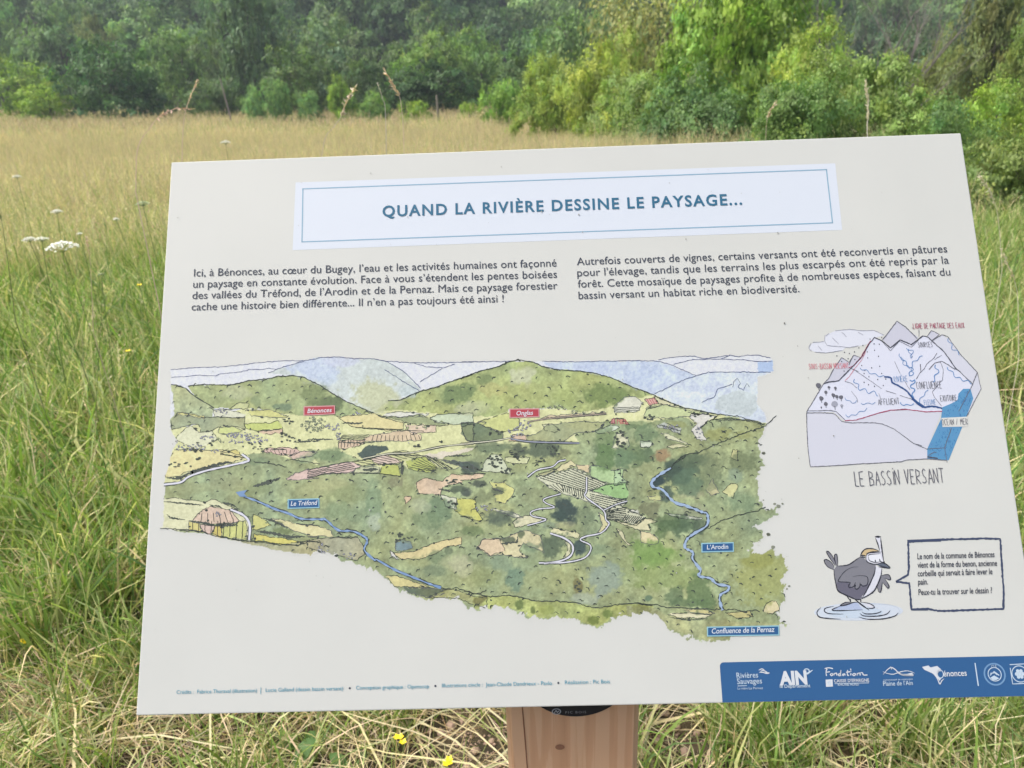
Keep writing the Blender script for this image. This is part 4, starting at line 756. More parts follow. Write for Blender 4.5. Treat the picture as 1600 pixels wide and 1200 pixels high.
for s_, w in [('R 340,555 350,650 372,760 400,830 500,882 600,925 650,935 680,930', 1.8), ('R 385,512 450,512 520,500 570,472 620,435 670,402', 1.7), ('R 670,400 690,350 740,302 830,300 910,328', 1.8), ('R 360,515 300,430 250,345 275,335 330,400 365,490', 1.4), ('R 372,512 350,420 350,375 378,372 388,440 388,510', 1.4), ('R 335,560 260,520 220,450 250,433 310,470 350,530', 1.4),
              ('R 650,525 560,535 470,590 410,670 400,708 480,715 545,722 525,760 540,785 590,770 610,750 605,790 630,805 660,780 680,745 700,765 750,755 768,710 760,655 720,638 640,636 580,650', 1.5), ('R 590,770 615,715', 1), ('R 665,775 670,720', 1),
              ('R 862,520 850,600 800,720 740,840 690,920', 1.8), ('R 940,545 930,630 890,740 840,830 770,880 690,925', 1.8), ('R 930,632 1020,622 1052,670 1035,688 980,668', 1.4), ('R 980,672 1030,760 1015,792 955,725', 1.4), ('R 880,770 900,830 925,838 940,780 945,720', 1.4),
              ('R 745,390 770,355 850,345 940,340', 1.6), ('R 745,390 745,440 780,475 860,492 960,470', 1.6), ('R 775,390 790,372 930,360', 1.2), ('R 775,390 780,435 810,458 870,470 945,455', 1.2), ('R 670,380 740,385', 1.8), ('R 670,402 740,408', 1.4), ('R 740,360 820,335 910,330', 1),
              ('R 855,150 930,150', 3), ('R 862,165 890,240 915,325', 1.7), ('R 925,165 935,250 945,330 965,470', 2), ('R 870,500 960,475 1045,538 960,532 900,525', 1.7), ('R 900,505 1000,530', .9), ('R 858,435 862,470', 1.6), ('R 912,425 922,465', 1.6), ('R 915,455 970,475 965,450', 2),
              ('R 500,885 560,965', 1.7), ('R 550,925 545,965', 1.4), ('R 680,930 675,965', 1.6), ('R 600,928 690,1000 785,1068', 2), ('R 545,965 480,970 420,1010 500,1000 590,968 640,972', 1.5), ('R 675,965 790,985 850,1030 800,1045 760,1040', 1.4), ('R 420,1015 320,1060 400,1072 700,1062', 1.5),
              ('R 180,1030 130,1090 160,1150 280,1170 430,1178', 1.5), ('R 340,1018 240,1040 225,1080 290,1110 460,1115', 1.4), ('R 690,1085 740,1112 850,1110 920,1090 935,1075', 1.5), ('R 665,1105 720,1138 880,1140 1000,1115 1045,1070', 1.5), ('R 650,1150 760,1178 950,1175 1100,1140 1145,1100', 1.5)]: bl(s_, w)
wl2 = lambda s_, w: bd.line(px2b(smooth_path(pp(s_), 4)), w * PXM, cm('faint_ripple', (196, 206, 222)), .0002, wob=.2)
wl2('R 760,985 1000,995 1130,1030 1170,1090', .8)
bub = Print(); b_n = cm('bubble_navy', (70, 80, 108))
bp_ = pp('S 0,712 150,625 160,560 155,400 150,215 400,195 640,182 900,178 1100,170 1302,176 1308,300 1322,500 1335,700 1346,800 1340,1050 900,1066 700,1075 520,1075 400,1050 190,1060 175,850 165,730 0,712')
bub.line(px2b(dens(bp_, 2.5, .2)), 2.9 * PXM, b_n, .0002, wob=.28)
bub.line(px2b(pp('S 140,205 400,195 560,190')), 4 * PXM, b_n, .00022); bub.line(px2b(pp('S 190,1058 400,1055')), 3.6 * PXM, b_n, .00022)
for s_, a, b_ in [("Le nom de la commune de Bénonces", (1433, 873.6), (1553.6, 870.4)), ("vient de la forme du benon, ancienne", (1433.2, 887), (1557.5, 884)), ("corbeille qui servait à faire lever le", (1433.6, 900.4), (1550.2, 897)), ("pain.", (1434.2, 913.4), (1449.5, 913)), ("Peux-tu la trouver sur le dessin ?", (1434.6, 929.6), (1549.6, 926.4))]:
    text(bub, s_, a, b_, 9.0, cm('bubble_text', (76, 80, 92)) if not bub.mats[1:] else bub.mats[-1], off=.012, ital=.12)

# ------------------------------------------------------------------ blue band with partner logos
bn = Print()
uvL = px2b(pp('T 85,160 108,568')); vt = uvL[0][1]; ul = uvL[0][0] + .0006; r = .004; bb = -BH / 2 + .0006
vt2 = px2b(np.array((1600, 1024.5)))[1]
q = [(ul, bb), (BW / 2 - .0006, bb), (BW / 2 - .0006, vt2)] + [(ul + r - r * math.sin(a), vt - r + r * math.cos(a)) for a in np.linspace(0, math.pi / 2, 6)]
bn.poly(q, c_band, .0001)
c_w2 = cm('soft_white_print', (206, 222, 238))
text(bn, 'Rivières', (1151, 1059.6), (1184.6, 1058.4), 8.6, c_w2, off=.004); text(bn, 'Sauvages', (1151.8, 1068.8), (1190.6, 1067.6), 8.6, c_w2, off=.004); text(bn, 'La Pernaz', (1170, 1077), (1192, 1076.4), 3.6, c_w2); text(bn, 'La rivière', (1152.5, 1077.4), (1168, 1077), 3.6, c_w2)
bn.line(px2b(pp('T 272,395 365,392')), .9 * PXM, c_w2, .0003)
for s_ in ['T 480,238 520,225 560,262 590,262', 'T 485,262 520,258 560,270 590,268', 'T 495,250 530,240 575,262']: bn.line(px2b(smooth_path(pp(s_))), 1.5 * PXM, c_wht, .0003, taper=1)
text(bn, 'AIN', (1218.2, 1069.6), (1261.5, 1068.2), 19.5, c_wht, off=.05); text(bn, 'le Département', (1218.4, 1074.8), (1266, 1073.6), 5.2, c_w2, off=.01)
def ring(c_, r, w, m, z=.0003, sy=1): 
    u = px2b(pp(c_)[0]); bn.line([(u[0] + r * PXM * math.cos(a), u[1] + r * PXM * sy * math.sin(a)) for a in np.linspace(0, 2 * math.pi, 30)], w * PXM, m, z, wob=.05)
ring('T 962,245', 3.6, 1.4, c_w2, sy=.8); bn.line(px2b(smooth_path(pp('T 940,262 965,275 1000,250 1025,235'))), 1.6 * PXM, c_w2, .00032, taper=1)
for s_ in ['T 1165,222 1155,255 1160,295', 'T 1142,222 1180,213 1225,222', 'T 1155,258 1195,252', 'T 1212,268 1198,282 1212,292 1226,278 1212,268', 'T 1238,265 1236,290 1240,272 1262,268 1262,290', 'T 1296,272 1276,280 1284,292 1298,286 1304,235 1300,285 1308,290', 'T 1340,272 1320,280 1328,292 1342,272 1346,290', 'T 1372,235 1368,275 1374,292 1384,286', 'T 1355,258 1398,252', 'T 1404,266 1402,290',
           'T 1404,248 1406,252', 'T 1436,268 1420,282 1436,292 1450,278 1436,268', 'T 1468,266 1466,290 1474,270 1494,268 1496,290', 'T 1400,222 1404,240', 'T 1500,262 1520,264 1530,285 1570,285']:
    bn.line(px2b(smooth_path(pp(s_), 4)), 1.35 * PXM, c_wht, .0003, wob=.2)
bn.poly(px2b(pp('T 1150,332 1220,328 1224,400 1156,404')), c_wht, .0003)
for s_ in ['T 1185,345 1180,370 1190,390', 'T 1170,365 1200,350', 'T 1200,362 1196,392']: bn.line(px2b(pp(s_)), 1.0 * PXM, c_w2, .00034)
text(bn, "CAISSE D'EPARGNE", (1303, 1066.2), (1358, 1064.8), 4.8, c_wht, off=.012); bn.line(px2b(pp('T 1240,372 1585,364')), .8 * PXM, c_w2, .0003); text(bn, 'RHONE ALPES', (1309, 1071.6), (1341.5, 1070.8), 4.2, c_w2, off=.01)
for s_, w in [('U 190,280 230,235 270,210 310,230 350,270 400,290 490,292', 1.5), ('U 185,250 210,262 240,272 290,278 330,265 380,250 430,244 480,255 505,270', 1.1), ('U 262,200 275,215 272,232', 1.1), ('U 350,268 400,284 485,290 480,272', 1.8), ('U 340,250 370,280 420,292', 1.6)]:
    bn.line(px2b(smooth_path(pp(s_), 4)), w * PXM, c_wht, .0003, taper=1)
bn.poly(px2b(pp('U 370,275 430,275 480,262 490,280 485,296 420,296')), c_wht, .0003)
text(bn, 'communauté de communes', (1380, 1063.6), (1426, 1062), 2.8, c_w2); text(bn, 'Plaine de l’Ain', (1380, 1071.6), (1426, 1070), 7, c_w2, off=.005)
bn.poly(px2b(pp('U 580,205 640,190 665,210 730,195 765,225 780,245 745,250 732,280 745,310 770,318 755,345 720,300 680,268 640,250 600,232')), c_wht, .0003)
bn.line(px2b(smooth_path(pp('U 690,270 730,320 757,375 775,345 800,322'))), 1.4 * PXM, c_wht, .0003, taper=1); ring('U 762,275', 4.2, 1.1, c_w2, sy=1.3)
text(bn, 'énonces', (1474, 1056.8), (1510.5, 1055.6), 9.2, c_wht, off=.014)
bn.line(px2b(pp('U 1108,165 1142,395')), 1.6 * PXM, c_w2, .0003, wob=.05)
ring('U 1305,278', 14.4, 2.2, cm('ring_blue', (120, 160, 202))); ring('U 1305,278', 9.2, 1.2, c_w2)
for s_ in ['U 1258,290 1300,250 1350,290', 'U 1262,270 1305,262 1330,285']: bn.line(px2b(pp(s_)), 1.3 * PXM, c_w2, .0003)
bn.poly(px2b(pp('U 1262,312 1300,290 1350,318 1320,336 1285,335')), c_w2, .0003); text(bn, 'CLE', (1549, 1043.2), (1557, 1042.8), 4, c_w2)
q = pp('U 1455,182 1640,172 1660,368 1485,375'); bn.line(px2b(dens(q, 5, 0, True)), 1.2 * PXM, c_w2, .0003, wob=.05)
ring('U 1556,275', 11, 1.2, c_w2)
for k in range(7):
    a = k * math.pi / 3; c0 = px2b(pp('U 1556,275')[0]); rr = 0 if k == 6 else 4.6 * PXM
    bn.poly([(c0[0] + rr * math.cos(a) + 2.5 * PXM * math.cos(b_), c0[1] + rr * math.sin(a) + 2.5 * PXM * math.sin(b_)) for b_ in np.linspace(0, 6.28, 11)[:-1]], c_w2, .0003 + k * 1e-6)

# specks of dirt and rain marks
sp = Print(); c_sp = [cm('speck_grey', (186, 186, 180)), cm('speck_brown', (150, 148, 138)), cm('speck_dark', (112, 110, 104))]
for _ in range(150):
    u, v = random.uniform(-.44, .44), random.uniform(-.29, .29)
    if .085 < v < .175 or v < -.245: continue
    r = random.choice((.0004, .0005, .0007, .0009)) * random.uniform(.6, 1.1)
    m = random.choices(c_sp, (10, 3, 1))[0]; sx = random.uniform(.6, 1)
    sp.poly([(u + r * sx * math.cos(a), v + r * math.sin(a)) for a in np.linspace(0, 6.28, 8)[:-1]], m, .0009)
mk = Print(); run_jobs_disc = None
run_text()
title.build('title_panel'); para1.build('text_paragraph'); para2.build('text_paragraph'); cred.build('credit_line'); ws.build('watershed_drawing'); bd.build('bird_drawing'); bub.build('speech_bubble'); bn.build('logo_band'); sp.build('dirt_specks')['kind'] = 'stuff'
for (nm, p_), lab in zip(labels, ('red place label reading Bénonces', 'red place label reading Onglas', 'blue place label reading Le Tréfond', 'blue place label reading L’Arodin', 'blue place label reading Confluence de la Pernaz')):
    p_.build(nm)['label'] = lab
# maker's lettering on the black plate
c = bpy.data.curves.new('lettering', 'FONT'); c.body = 'PIC BOIS'; c.size = .0045; c.resolution_u = 2; c.space_character = 1.3
o = bpy.data.objects.new('lettering', c); COL.objects.link(o); bpy.context.view_layer.update()
me = bpy.data.meshes.new_from_object(o.evaluated_get(bpy.context.evaluated_depsgraph_get())); bpy.data.objects.remove(o)
me.materials.clear(); me.materials.append(flat_mat('dim_lettering', (.30, .31, .33), .5, True))
lo = mobj('lettering', me, disc); lo.rotation_euler = (math.pi / 2, 0, 0); lo.location = (-.012, -.0018, -.0520)
bm = bmesh.new()
N_ = 24
for k in range(N_):
    a, b_ = 2 * math.pi * k / N_, 2 * math.pi * (k + 1) / N_
    bm.faces.new([bm.verts.new((rr * math.cos(t_), 0, rr * .85 * math.sin(t_))) for rr, t_ in ((.0048, a), (.0048, b_), (.0037, b_), (.0037, a))])
for (x0, z0, x1, z1) in ((-.0022, -.0018, -.0004, .0016), (-.0004, .0016, .001, -.0016), (.0008, -.0016, .0024, .001)):
    d = Vector((z1 - z0, 0, x0 - x1)).normalized() * .00045
    bm.faces.new([bm.verts.new((x + s_ * d.x, 0, z + s_ * d.z)) for x, z, s_ in ((x0, z0, 1), (x1, z1, 1), (x1, z1, -1), (x0, z0, -1))])
lg = bmobj('emblem', bm, [m_white], disc); lg.location = (-.021, -.0018, -.049)
# ------------------------------------------------------------------ vegetation building blocks
m_grass = veg_mat('grass_blades', .4); m_leaf = veg_mat('leaves', .42, .5, .3)
_t = m_leaf.node_tree; oi = _t.nodes.new('ShaderNodeObjectInfo'); mu = _t.nodes.new('ShaderNodeVectorMath'); mu.operation = 'MULTIPLY'
vc = [n for n in _t.nodes if n.type == 'VERTEX_COLOR'][0]
_t.links.new(vc.outputs[0], mu.inputs[0]); _t.links.new(oi.outputs['Color'], mu.inputs[1])
_t.links.new(mu.outputs[0], _t.nodes['Principled BSDF'].inputs['Base Color'])
for n in _t.nodes:
    if n.type == 'VECT_MATH' and n.operation == 'MULTIPLY' and n.name != mu.name: _t.links.new(mu.outputs[0], n.inputs[0])
m_bark, t, b = nodes('bark'); b.inputs['Base Color'].default_value = (.10, .085, .065, 1); b.inputs['Roughness'].default_value = .9; add_noise_mix(t, b, 14, .5, .5, 6, stretch=(1, 1, .25))
G1, G2, G3, G4 = np.array((.215, .315, .075)), np.array((.305, .40, .125)), np.array((.16, .27, .09)), np.array((.42, .47, .21))
ST, TN, PK, DR = np.array((.74, .63, .40)), np.array((.64, .55, .37)), np.array((.60, .47, .37)), np.array((.38, .28, .15))
def strips(P, Wd, C):
    "P (n,k,3) centre lines, Wd (n,k) widths, C (n,k,3) colours -> ribbons with a random facing"
    n, k, _ = P.shape; az = rng.uniform(0, 2 * np.pi, n); side = np.stack([np.cos(az), np.sin(az), np.zeros(n)], 1)[:, None, :]
    tg = np.gradient(P, axis=1); sd_ = np.cross(tg, np.cross(side + 0 * tg, tg)); sd_ /= np.linalg.norm(sd_, axis=2)[..., None] + 1e-9
    A = P + sd_ * Wd[..., None] / 2; B = P - sd_ * Wd[..., None] / 2
    V = np.stack([A, B], 2).reshape(-1, 3); CC = np.repeat(C[:, :, None, :], 2, 2).reshape(-1, 3)
    base = (np.arange(n) * k * 2)[:, None] + (np.arange(k - 1) * 2)[None]; base = base.ravel()
    return V, np.stack([base, base + 1, base + 3, base + 2], 1), CC
def merge(parts):
    V, F, C = [], [], []; o = 0
    for v, f, c in parts: V.append(v); F.append(f + o); C.append(c); o += len(v)
    return np.vstack(V), np.vstack(F), np.vstack(C)
def pick(pal, w, n):
    pal = np.array(pal); i = rng.choice(len(pal), n, p=np.array(w) / sum(w)); return pal[i] * rng.uniform(.75, 1.25, (n, 1)) * rng.uniform(.92, 1.08, (n, 3))
def blades(n, rad, h0, h1, lean, w, pal, wts, k=5, flat=0.0):
    a = rng.uniform(0, 2 * np.pi, n); r = rad * np.sqrt(rng.random(n)); bx, by = r * np.cos(a), r * np.sin(a)
    h = rng.uniform(h0, h1, n); d = rng.uniform(0, 2 * np.pi, n); ln_ = lean * rng.uniform(.2, 1.4, n); t = np.linspace(0, 1, k)[None]
    out = (ln_ * h)[:, None] * t ** 1.8; up = h[:, None] * (t - (.35 * np.minimum(ln_, 1.2))[:, None] * t ** 2.6)
    if flat: up = up * (1 - flat) + flat * rng.uniform(.01, .08, (n, 1)) * np.sin(t * np.pi); out = out + flat * h[:, None] * t
    kink = rng.normal(0, .03, (n, k)) * t * h[:, None]
    P = np.stack([bx[:, None] + out * np.cos(d)[:, None] - kink * np.sin(d)[:, None], by[:, None] + out * np.sin(d)[:, None] + kink * np.cos(d)[:, None], up], 2)
    Wd = w * rng.uniform(.6, 1.3, (n, 1)) * np.array([.75, 1, .95, .7, .12] if k == 5 else np.linspace(1, .15, k))[None]
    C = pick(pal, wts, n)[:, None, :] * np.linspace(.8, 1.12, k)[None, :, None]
    return strips(P, Wd, C)
def stalks(n, rad, h0, h1, lean, w, pal, wts, head=.2, hw=.010, nsp=12):
    a = rng.uniform(0, 2 * np.pi, n); r = rad * np.sqrt(rng.random(n)); bx, by = r * np.cos(a), r * np.sin(a)
    h = rng.uniform(h0, h1, n); d = rng.uniform(0, 2 * np.pi, n); ln_ = lean * rng.uniform(.1, 1.3, n); k = 5; t = np.linspace(0, 1, k)[None]
    def pos(tt):
        out = (ln_ * h)[:, None] * tt ** 2.2; up = h[:, None] * (tt - (.25 * ln_)[:, None] * tt ** 4)
        return np.stack([bx[:, None] + out * np.cos(d)[:, None], by[:, None] + out * np.sin(d)[:, None], up], 2)
    P = pos(t); c0 = pick(pal, wts, n); res = [strips(P, np.full((n, k), w) * np.linspace(1.2, .6, k)[None], c0[:, None, :] * np.ones((1, k, 1)) * .9)]
    tt = np.linspace(1 - head, 1, nsp)[None] * np.ones((n, 1)); Q = pos(tt).reshape(-1, 3); m = len(Q)
    dv = rng.normal(0, 1, (m, 3)); dv[:, 2] = np.abs(dv[:, 2]) + 1.0; dv /= np.linalg.norm(dv, axis=1)[:, None]
    L = hw * rng.uniform(.6, 1.5, m); prof = np.tile(np.sin(np.linspace(.5, 2.9, nsp)), n); L = L * (prof * .7 + .4)
    P2 = np.stack([Q, Q + dv * L[:, None] * .55, Q + dv * L[:, None]], 1); W2 = np.stack([L * .12, L * .34, L * .08], 1)
    c2 = np.repeat(c0, nsp, 0) * rng.uniform(.85, 1.25, (m, 1)); res.append(strips(P2, W2, np.repeat(c2[:, None, :], 3, 1)))
    return merge(res)
def ovate(n, rad, L0, L1, pal, wts, up=.5):
    a = rng.uniform(0, 2 * np.pi, n); L = rng.uniform(L0, L1, n); t = np.linspace(0, 1, 5)[None]; r0 = rad * rng.random(n)
    out = r0[:, None] + L[:, None] * t * .85; P = np.stack([out * np.cos(a)[:, None], out * np.sin(a)[:, None], (L * up * rng.uniform(.5, 1.4, n))[:, None] * np.sin(t * 2.2) + .01], 2)
    V, F, C = strips(P, L[:, None] * np.array([.08, .34, .42, .28, .03])[None], pick(pal, wts, n)[:, None, :] * np.ones((1, 5, 1)))
    return V, F, C
LIB = bpy.data.collections.new('grass_library')          # source shapes of the instanced sward (never linked to the scene)
def libobj(name, vfc, mat):
    o = bpy.data.objects.new(name, npmesh(name, vfc[0], vfc[1], [mat], col=vfc[2])); LIB.objects.link(o); return o
def scatter(name, lib, pts, idx, scl, rotz, tilt, label, mat):
    "one sward object: points carrying the index, turn and size of the tuft that grows there"
    me = bpy.data.meshes.new(name); me.vertices.add(len(pts)); me.vertices.foreach_set('co', np.asarray(pts, np.float32).ravel())
    a = me.attributes.new('idx', 'INT', 'POINT'); a.data.foreach_set('value', np.asarray(idx, np.int32))
    a = me.attributes.new('scl', 'FLOAT_VECTOR', 'POINT'); a.data.foreach_set('vector', np.asarray(scl, np.float32).ravel())
    a = me.attributes.new('rot', 'FLOAT_VECTOR', 'POINT'); a.data.foreach_set('vector', np.stack([tilt[:, 0], tilt[:, 1], rotz], 1).astype(np.float32).ravel())
    me.materials.append(mat); me.update(); o = mobj(name, me)
    ng = bpy.data.node_groups.new(name, 'GeometryNodeTree'); ng.interface.new_socket('Geometry', in_out='INPUT', socket_type='NodeSocketGeometry'); ng.interface.new_socket('Geometry', in_out='OUTPUT', socket_type='NodeSocketGeometry')
    N = ng.nodes; gi = N.new('NodeGroupInput'); go = N.new('NodeGroupOutput'); ip = N.new('GeometryNodeInstanceOnPoints'); ci = N.new('GeometryNodeCollectionInfo')
    ci.inputs[0].default_value = lib; ci.inputs['Separate Children'].default_value = True; ci.inputs['Reset Children'].default_value = True
    ip.inputs['Pick Instance'].default_value = True
    def attr(nm, ty):
        q = N.new('GeometryNodeInputNamedAttribute'); q.data_type = ty; q.inputs[0].default_value = nm; return q.outputs[0]
    e2r = N.new('FunctionNodeEulerToRotation')
    Lk = ng.links.new; Lk(gi.outputs[0], ip.inputs['Points']); Lk(ci.outputs[0], ip.inputs['Instance']); Lk(attr('idx', 'INT'), ip.inputs['Instance Index'])
    Lk(attr('rot', 'FLOAT_VECTOR'), e2r.inputs[0]); Lk(e2r.outputs[0], ip.inputs['Rotation']); Lk(attr('scl', 'FLOAT_VECTOR'), ip.inputs['Scale']); Lk(ip.outputs[0], go.inputs[0])
    md = o.modifiers.new('sward', 'NODES'); md.node_group = ng
    return tag(o, label, kind='stuff')

# --- tufts (names sort in this order: the index picks them)
GP = [G1, G2, G3, G4, ST]
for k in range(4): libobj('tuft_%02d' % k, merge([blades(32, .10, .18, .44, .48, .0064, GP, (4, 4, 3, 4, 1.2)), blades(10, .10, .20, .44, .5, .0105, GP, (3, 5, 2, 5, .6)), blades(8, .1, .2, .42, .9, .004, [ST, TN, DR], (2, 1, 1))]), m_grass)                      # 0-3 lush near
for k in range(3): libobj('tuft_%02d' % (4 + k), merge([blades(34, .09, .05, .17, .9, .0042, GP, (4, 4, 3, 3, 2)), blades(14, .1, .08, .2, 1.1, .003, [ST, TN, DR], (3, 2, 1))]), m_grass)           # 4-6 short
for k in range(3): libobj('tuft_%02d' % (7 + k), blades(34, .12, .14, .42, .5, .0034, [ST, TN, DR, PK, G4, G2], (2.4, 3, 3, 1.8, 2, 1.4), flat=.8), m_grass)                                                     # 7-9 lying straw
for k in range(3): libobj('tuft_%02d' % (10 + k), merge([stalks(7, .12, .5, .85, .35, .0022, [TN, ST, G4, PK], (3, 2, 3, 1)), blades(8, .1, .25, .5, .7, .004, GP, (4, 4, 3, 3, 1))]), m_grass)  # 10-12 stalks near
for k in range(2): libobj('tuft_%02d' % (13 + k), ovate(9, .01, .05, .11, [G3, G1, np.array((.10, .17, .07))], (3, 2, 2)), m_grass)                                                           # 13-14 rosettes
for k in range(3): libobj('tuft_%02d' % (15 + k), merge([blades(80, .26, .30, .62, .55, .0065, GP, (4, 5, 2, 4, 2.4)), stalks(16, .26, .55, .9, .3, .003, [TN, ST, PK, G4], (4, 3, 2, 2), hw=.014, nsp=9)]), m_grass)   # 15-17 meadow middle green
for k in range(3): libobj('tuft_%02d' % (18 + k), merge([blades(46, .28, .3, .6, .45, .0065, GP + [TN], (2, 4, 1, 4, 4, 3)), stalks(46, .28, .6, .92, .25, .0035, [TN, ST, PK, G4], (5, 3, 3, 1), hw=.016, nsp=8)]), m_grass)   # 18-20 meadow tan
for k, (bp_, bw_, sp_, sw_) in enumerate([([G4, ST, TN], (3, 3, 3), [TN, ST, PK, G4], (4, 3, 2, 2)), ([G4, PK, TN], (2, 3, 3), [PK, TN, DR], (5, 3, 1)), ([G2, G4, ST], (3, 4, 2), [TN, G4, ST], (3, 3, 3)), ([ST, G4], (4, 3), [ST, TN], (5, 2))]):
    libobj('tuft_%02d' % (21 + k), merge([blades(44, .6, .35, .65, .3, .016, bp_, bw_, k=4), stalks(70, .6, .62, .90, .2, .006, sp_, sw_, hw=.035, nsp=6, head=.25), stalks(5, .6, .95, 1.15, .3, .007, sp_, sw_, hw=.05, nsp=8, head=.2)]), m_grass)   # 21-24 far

def gpos(px, py, z=.0):
    d = CR @ np.array(((px - 800) / F_PX, (600 - py) / F_PX, -1.0)); tt = (1.5 - z) / -d[2]; return float(d[0] * tt), float(d[1] * tt)
SOIL = [(*gpos(*q_, .02), r_) for q_, r_ in (((690, 1125), .11), ((740, 1145), .11), ((765, 1185), .10), ((1050, 1135), .10), ((1065, 1175), .08), ((225, 965), .10), ((238, 1160), .08))]
for k in range(3): libobj('tuft_%02d' % (25 + k), merge([blades(5, .12, .35, .7, .15, .0042, [ST, TN], (3, 1), flat=.93), blades(3, .1, .25, .45, .3, .006, [ST, G4], (2, 1), flat=.85)]), m_grass)   # 25-27 long fallen straws
P_, I_, S_, = [], [], []
NBPOS = [(1620, 7.6, .75), (1500, 9.5, .8), (1565, 11, 1.0), (1440, 13.5, 1.1), (1345, 14, 1.2), (1250, 13, 1.0)]
NBC = [(float(at(a, 140, d)[0]), d, r) for a, d, r in NBPOS]
def put(n, xr, yr, f):
    xs = rng.uniform(*xr, n); ys = rng.uniform(*yr, n)
    for x, y in zip(xs, ys):
        if abs(x) > .82 * max(y, 0) + 1.6: continue
        if any((x - a) ** 2 + (y - d) ** 2 < c * c for a, d, c in NBC): continue
        r = f(x, y)
        if r is None: continue
        if x > .48 * y + .1 and 2.4 < y < 14:
            r = (random.randrange(0, 4), r[1] * .78) if r[0] > 9 and random.random() < .85 else (r[0], r[1] * .75)
        P_.append((x, y)); I_.append(r[0]); S_.append(r[1])
def soil(x, y): return any((x - a) ** 2 + (y - b_) ** 2 < r * r for a, b_, r in SOIL)
pxs = (float(sign.location.x), float(sign.location.y))
def near(x, y):
    if abs(x - pxs[0]) < .10 and abs(y - pxs[1]) < .10: return None
    if soil(x, y) and random.random() < .93: return None
    if soil(x, y + .13): return (random.randrange(4, 7), random.uniform(.4, .7)) if random.random() < .5 else None
    tall = sstep(1.75, 2.3, y + .25 * vnoise(x, y, .6, 3) + .12 * (abs(x) > .8))
    u = random.random()
    if random.random() < .22: return (random.randrange(0, 4), random.uniform(.35, .7))
    if u < .10 * (1 - tall) + .02: return (random.randrange(25, 28), random.uniform(.8, 1.2))
    if x > .22 and random.random() < .5: return (random.randrange(0, 4), random.uniform(.45, .8))
    if u < .34 * (1 - tall): return (random.randrange(7, 10), random.uniform(.5, .95))
    if u < .50 and y < 1.9 and random.random() < .45: return None
    if u < .45: return (random.randrange(13, 15), random.uniform(.6, 1.2))
    if random.random() < tall or x > .9: return (random.randrange(0, 4), random.uniform(.7, 1.05) * (.75 + .35 * float(tall)))
    return (random.randrange(4, 7), random.uniform(.7, 1.3)) if random.random() < .8 else (random.randrange(0, 4), random.uniform(.35, .6))
put(2900, (-3.6, 3.6), (.35, 2.4), near)
def mid(x, y):
    u = random.random(); g = sstep(3.2, 7, y + 1.0 * vnoise(x, y, 2.2, 4))
    if u < .17 + .16 * g: return (random.randrange(10, 13), random.uniform(.75, 1.15))
    if .17 < u < .21: return (random.randrange(7, 10), random.uniform(.7, 1.1))
    if .21 < u < .25 and y < 3.6: return (random.randrange(25, 28), random.uniform(.8, 1.2))
    if .25 < u < .28 and y < 3.5: return (random.randrange(13, 15), random.uniform(.9, 1.5))
    return (random.randrange(0, 4), random.uniform(.95, 1.35) + .35 * float(g))
put(5200, (-8, 8), (2.2, 7.5), mid)
def field(x, y):
    g = sstep(5, 19, y + 3 * vnoise(x, y, 5, 5) + 1.2 * vnoise(x, y, 1.7, 6)); g = g * (1 - .95 * float(sstep(0, 2.5, x - 1.0 - .12 * y)))
    return (random.randrange(18, 21) if random.random() < g else random.randrange(15, 18), random.uniform(.85, 1.12))
put(1500, (-8.5, 8.5), (5.5, 9), field); put(4300, (-17, 17), (9, 19), field); put(5200, (-28, 24), (18, 33), field)
put(9500, (-64, 26), (32, 84), lambda x, y: (21 + min(3, max(0, int((vnoise(x, y, 7, 21) + .5 * vnoise(x, y, 2.5, 22)) * 2.2 + 2 + random.gauss(0, .6)))), random.uniform(.85, 1.12)))
put(420, (.5, 7.5), (11.5, 18), lambda x, y: (random.randrange(10, 13), random.uniform(1.2, 1.5)) if x > .06 * y else None)
P_ = np.array(P_); n = len(P_); pz_ = ground_z(P_[:, 0], P_[:, 1]) - .01
sc = np.array(S_)[:, None] * np.ones((1, 3)); sc[:, 2] *= rng.uniform(.85, 1.12, n)
hn = 1 + .10 * vnoise(P_[:, 0], P_[:, 1], 3.5, 11); sc[:, 2] *= hn
meadow = scatter('meadow_grass', LIB, np.stack([P_[:, 0], P_[:, 1], pz_], 1), I_, sc, rng.uniform(0, 6.28, n), rng.normal(0, .06, (n, 2)), 'tall uncut meadow grass, green near the board and straw coloured farther off', m_grass)

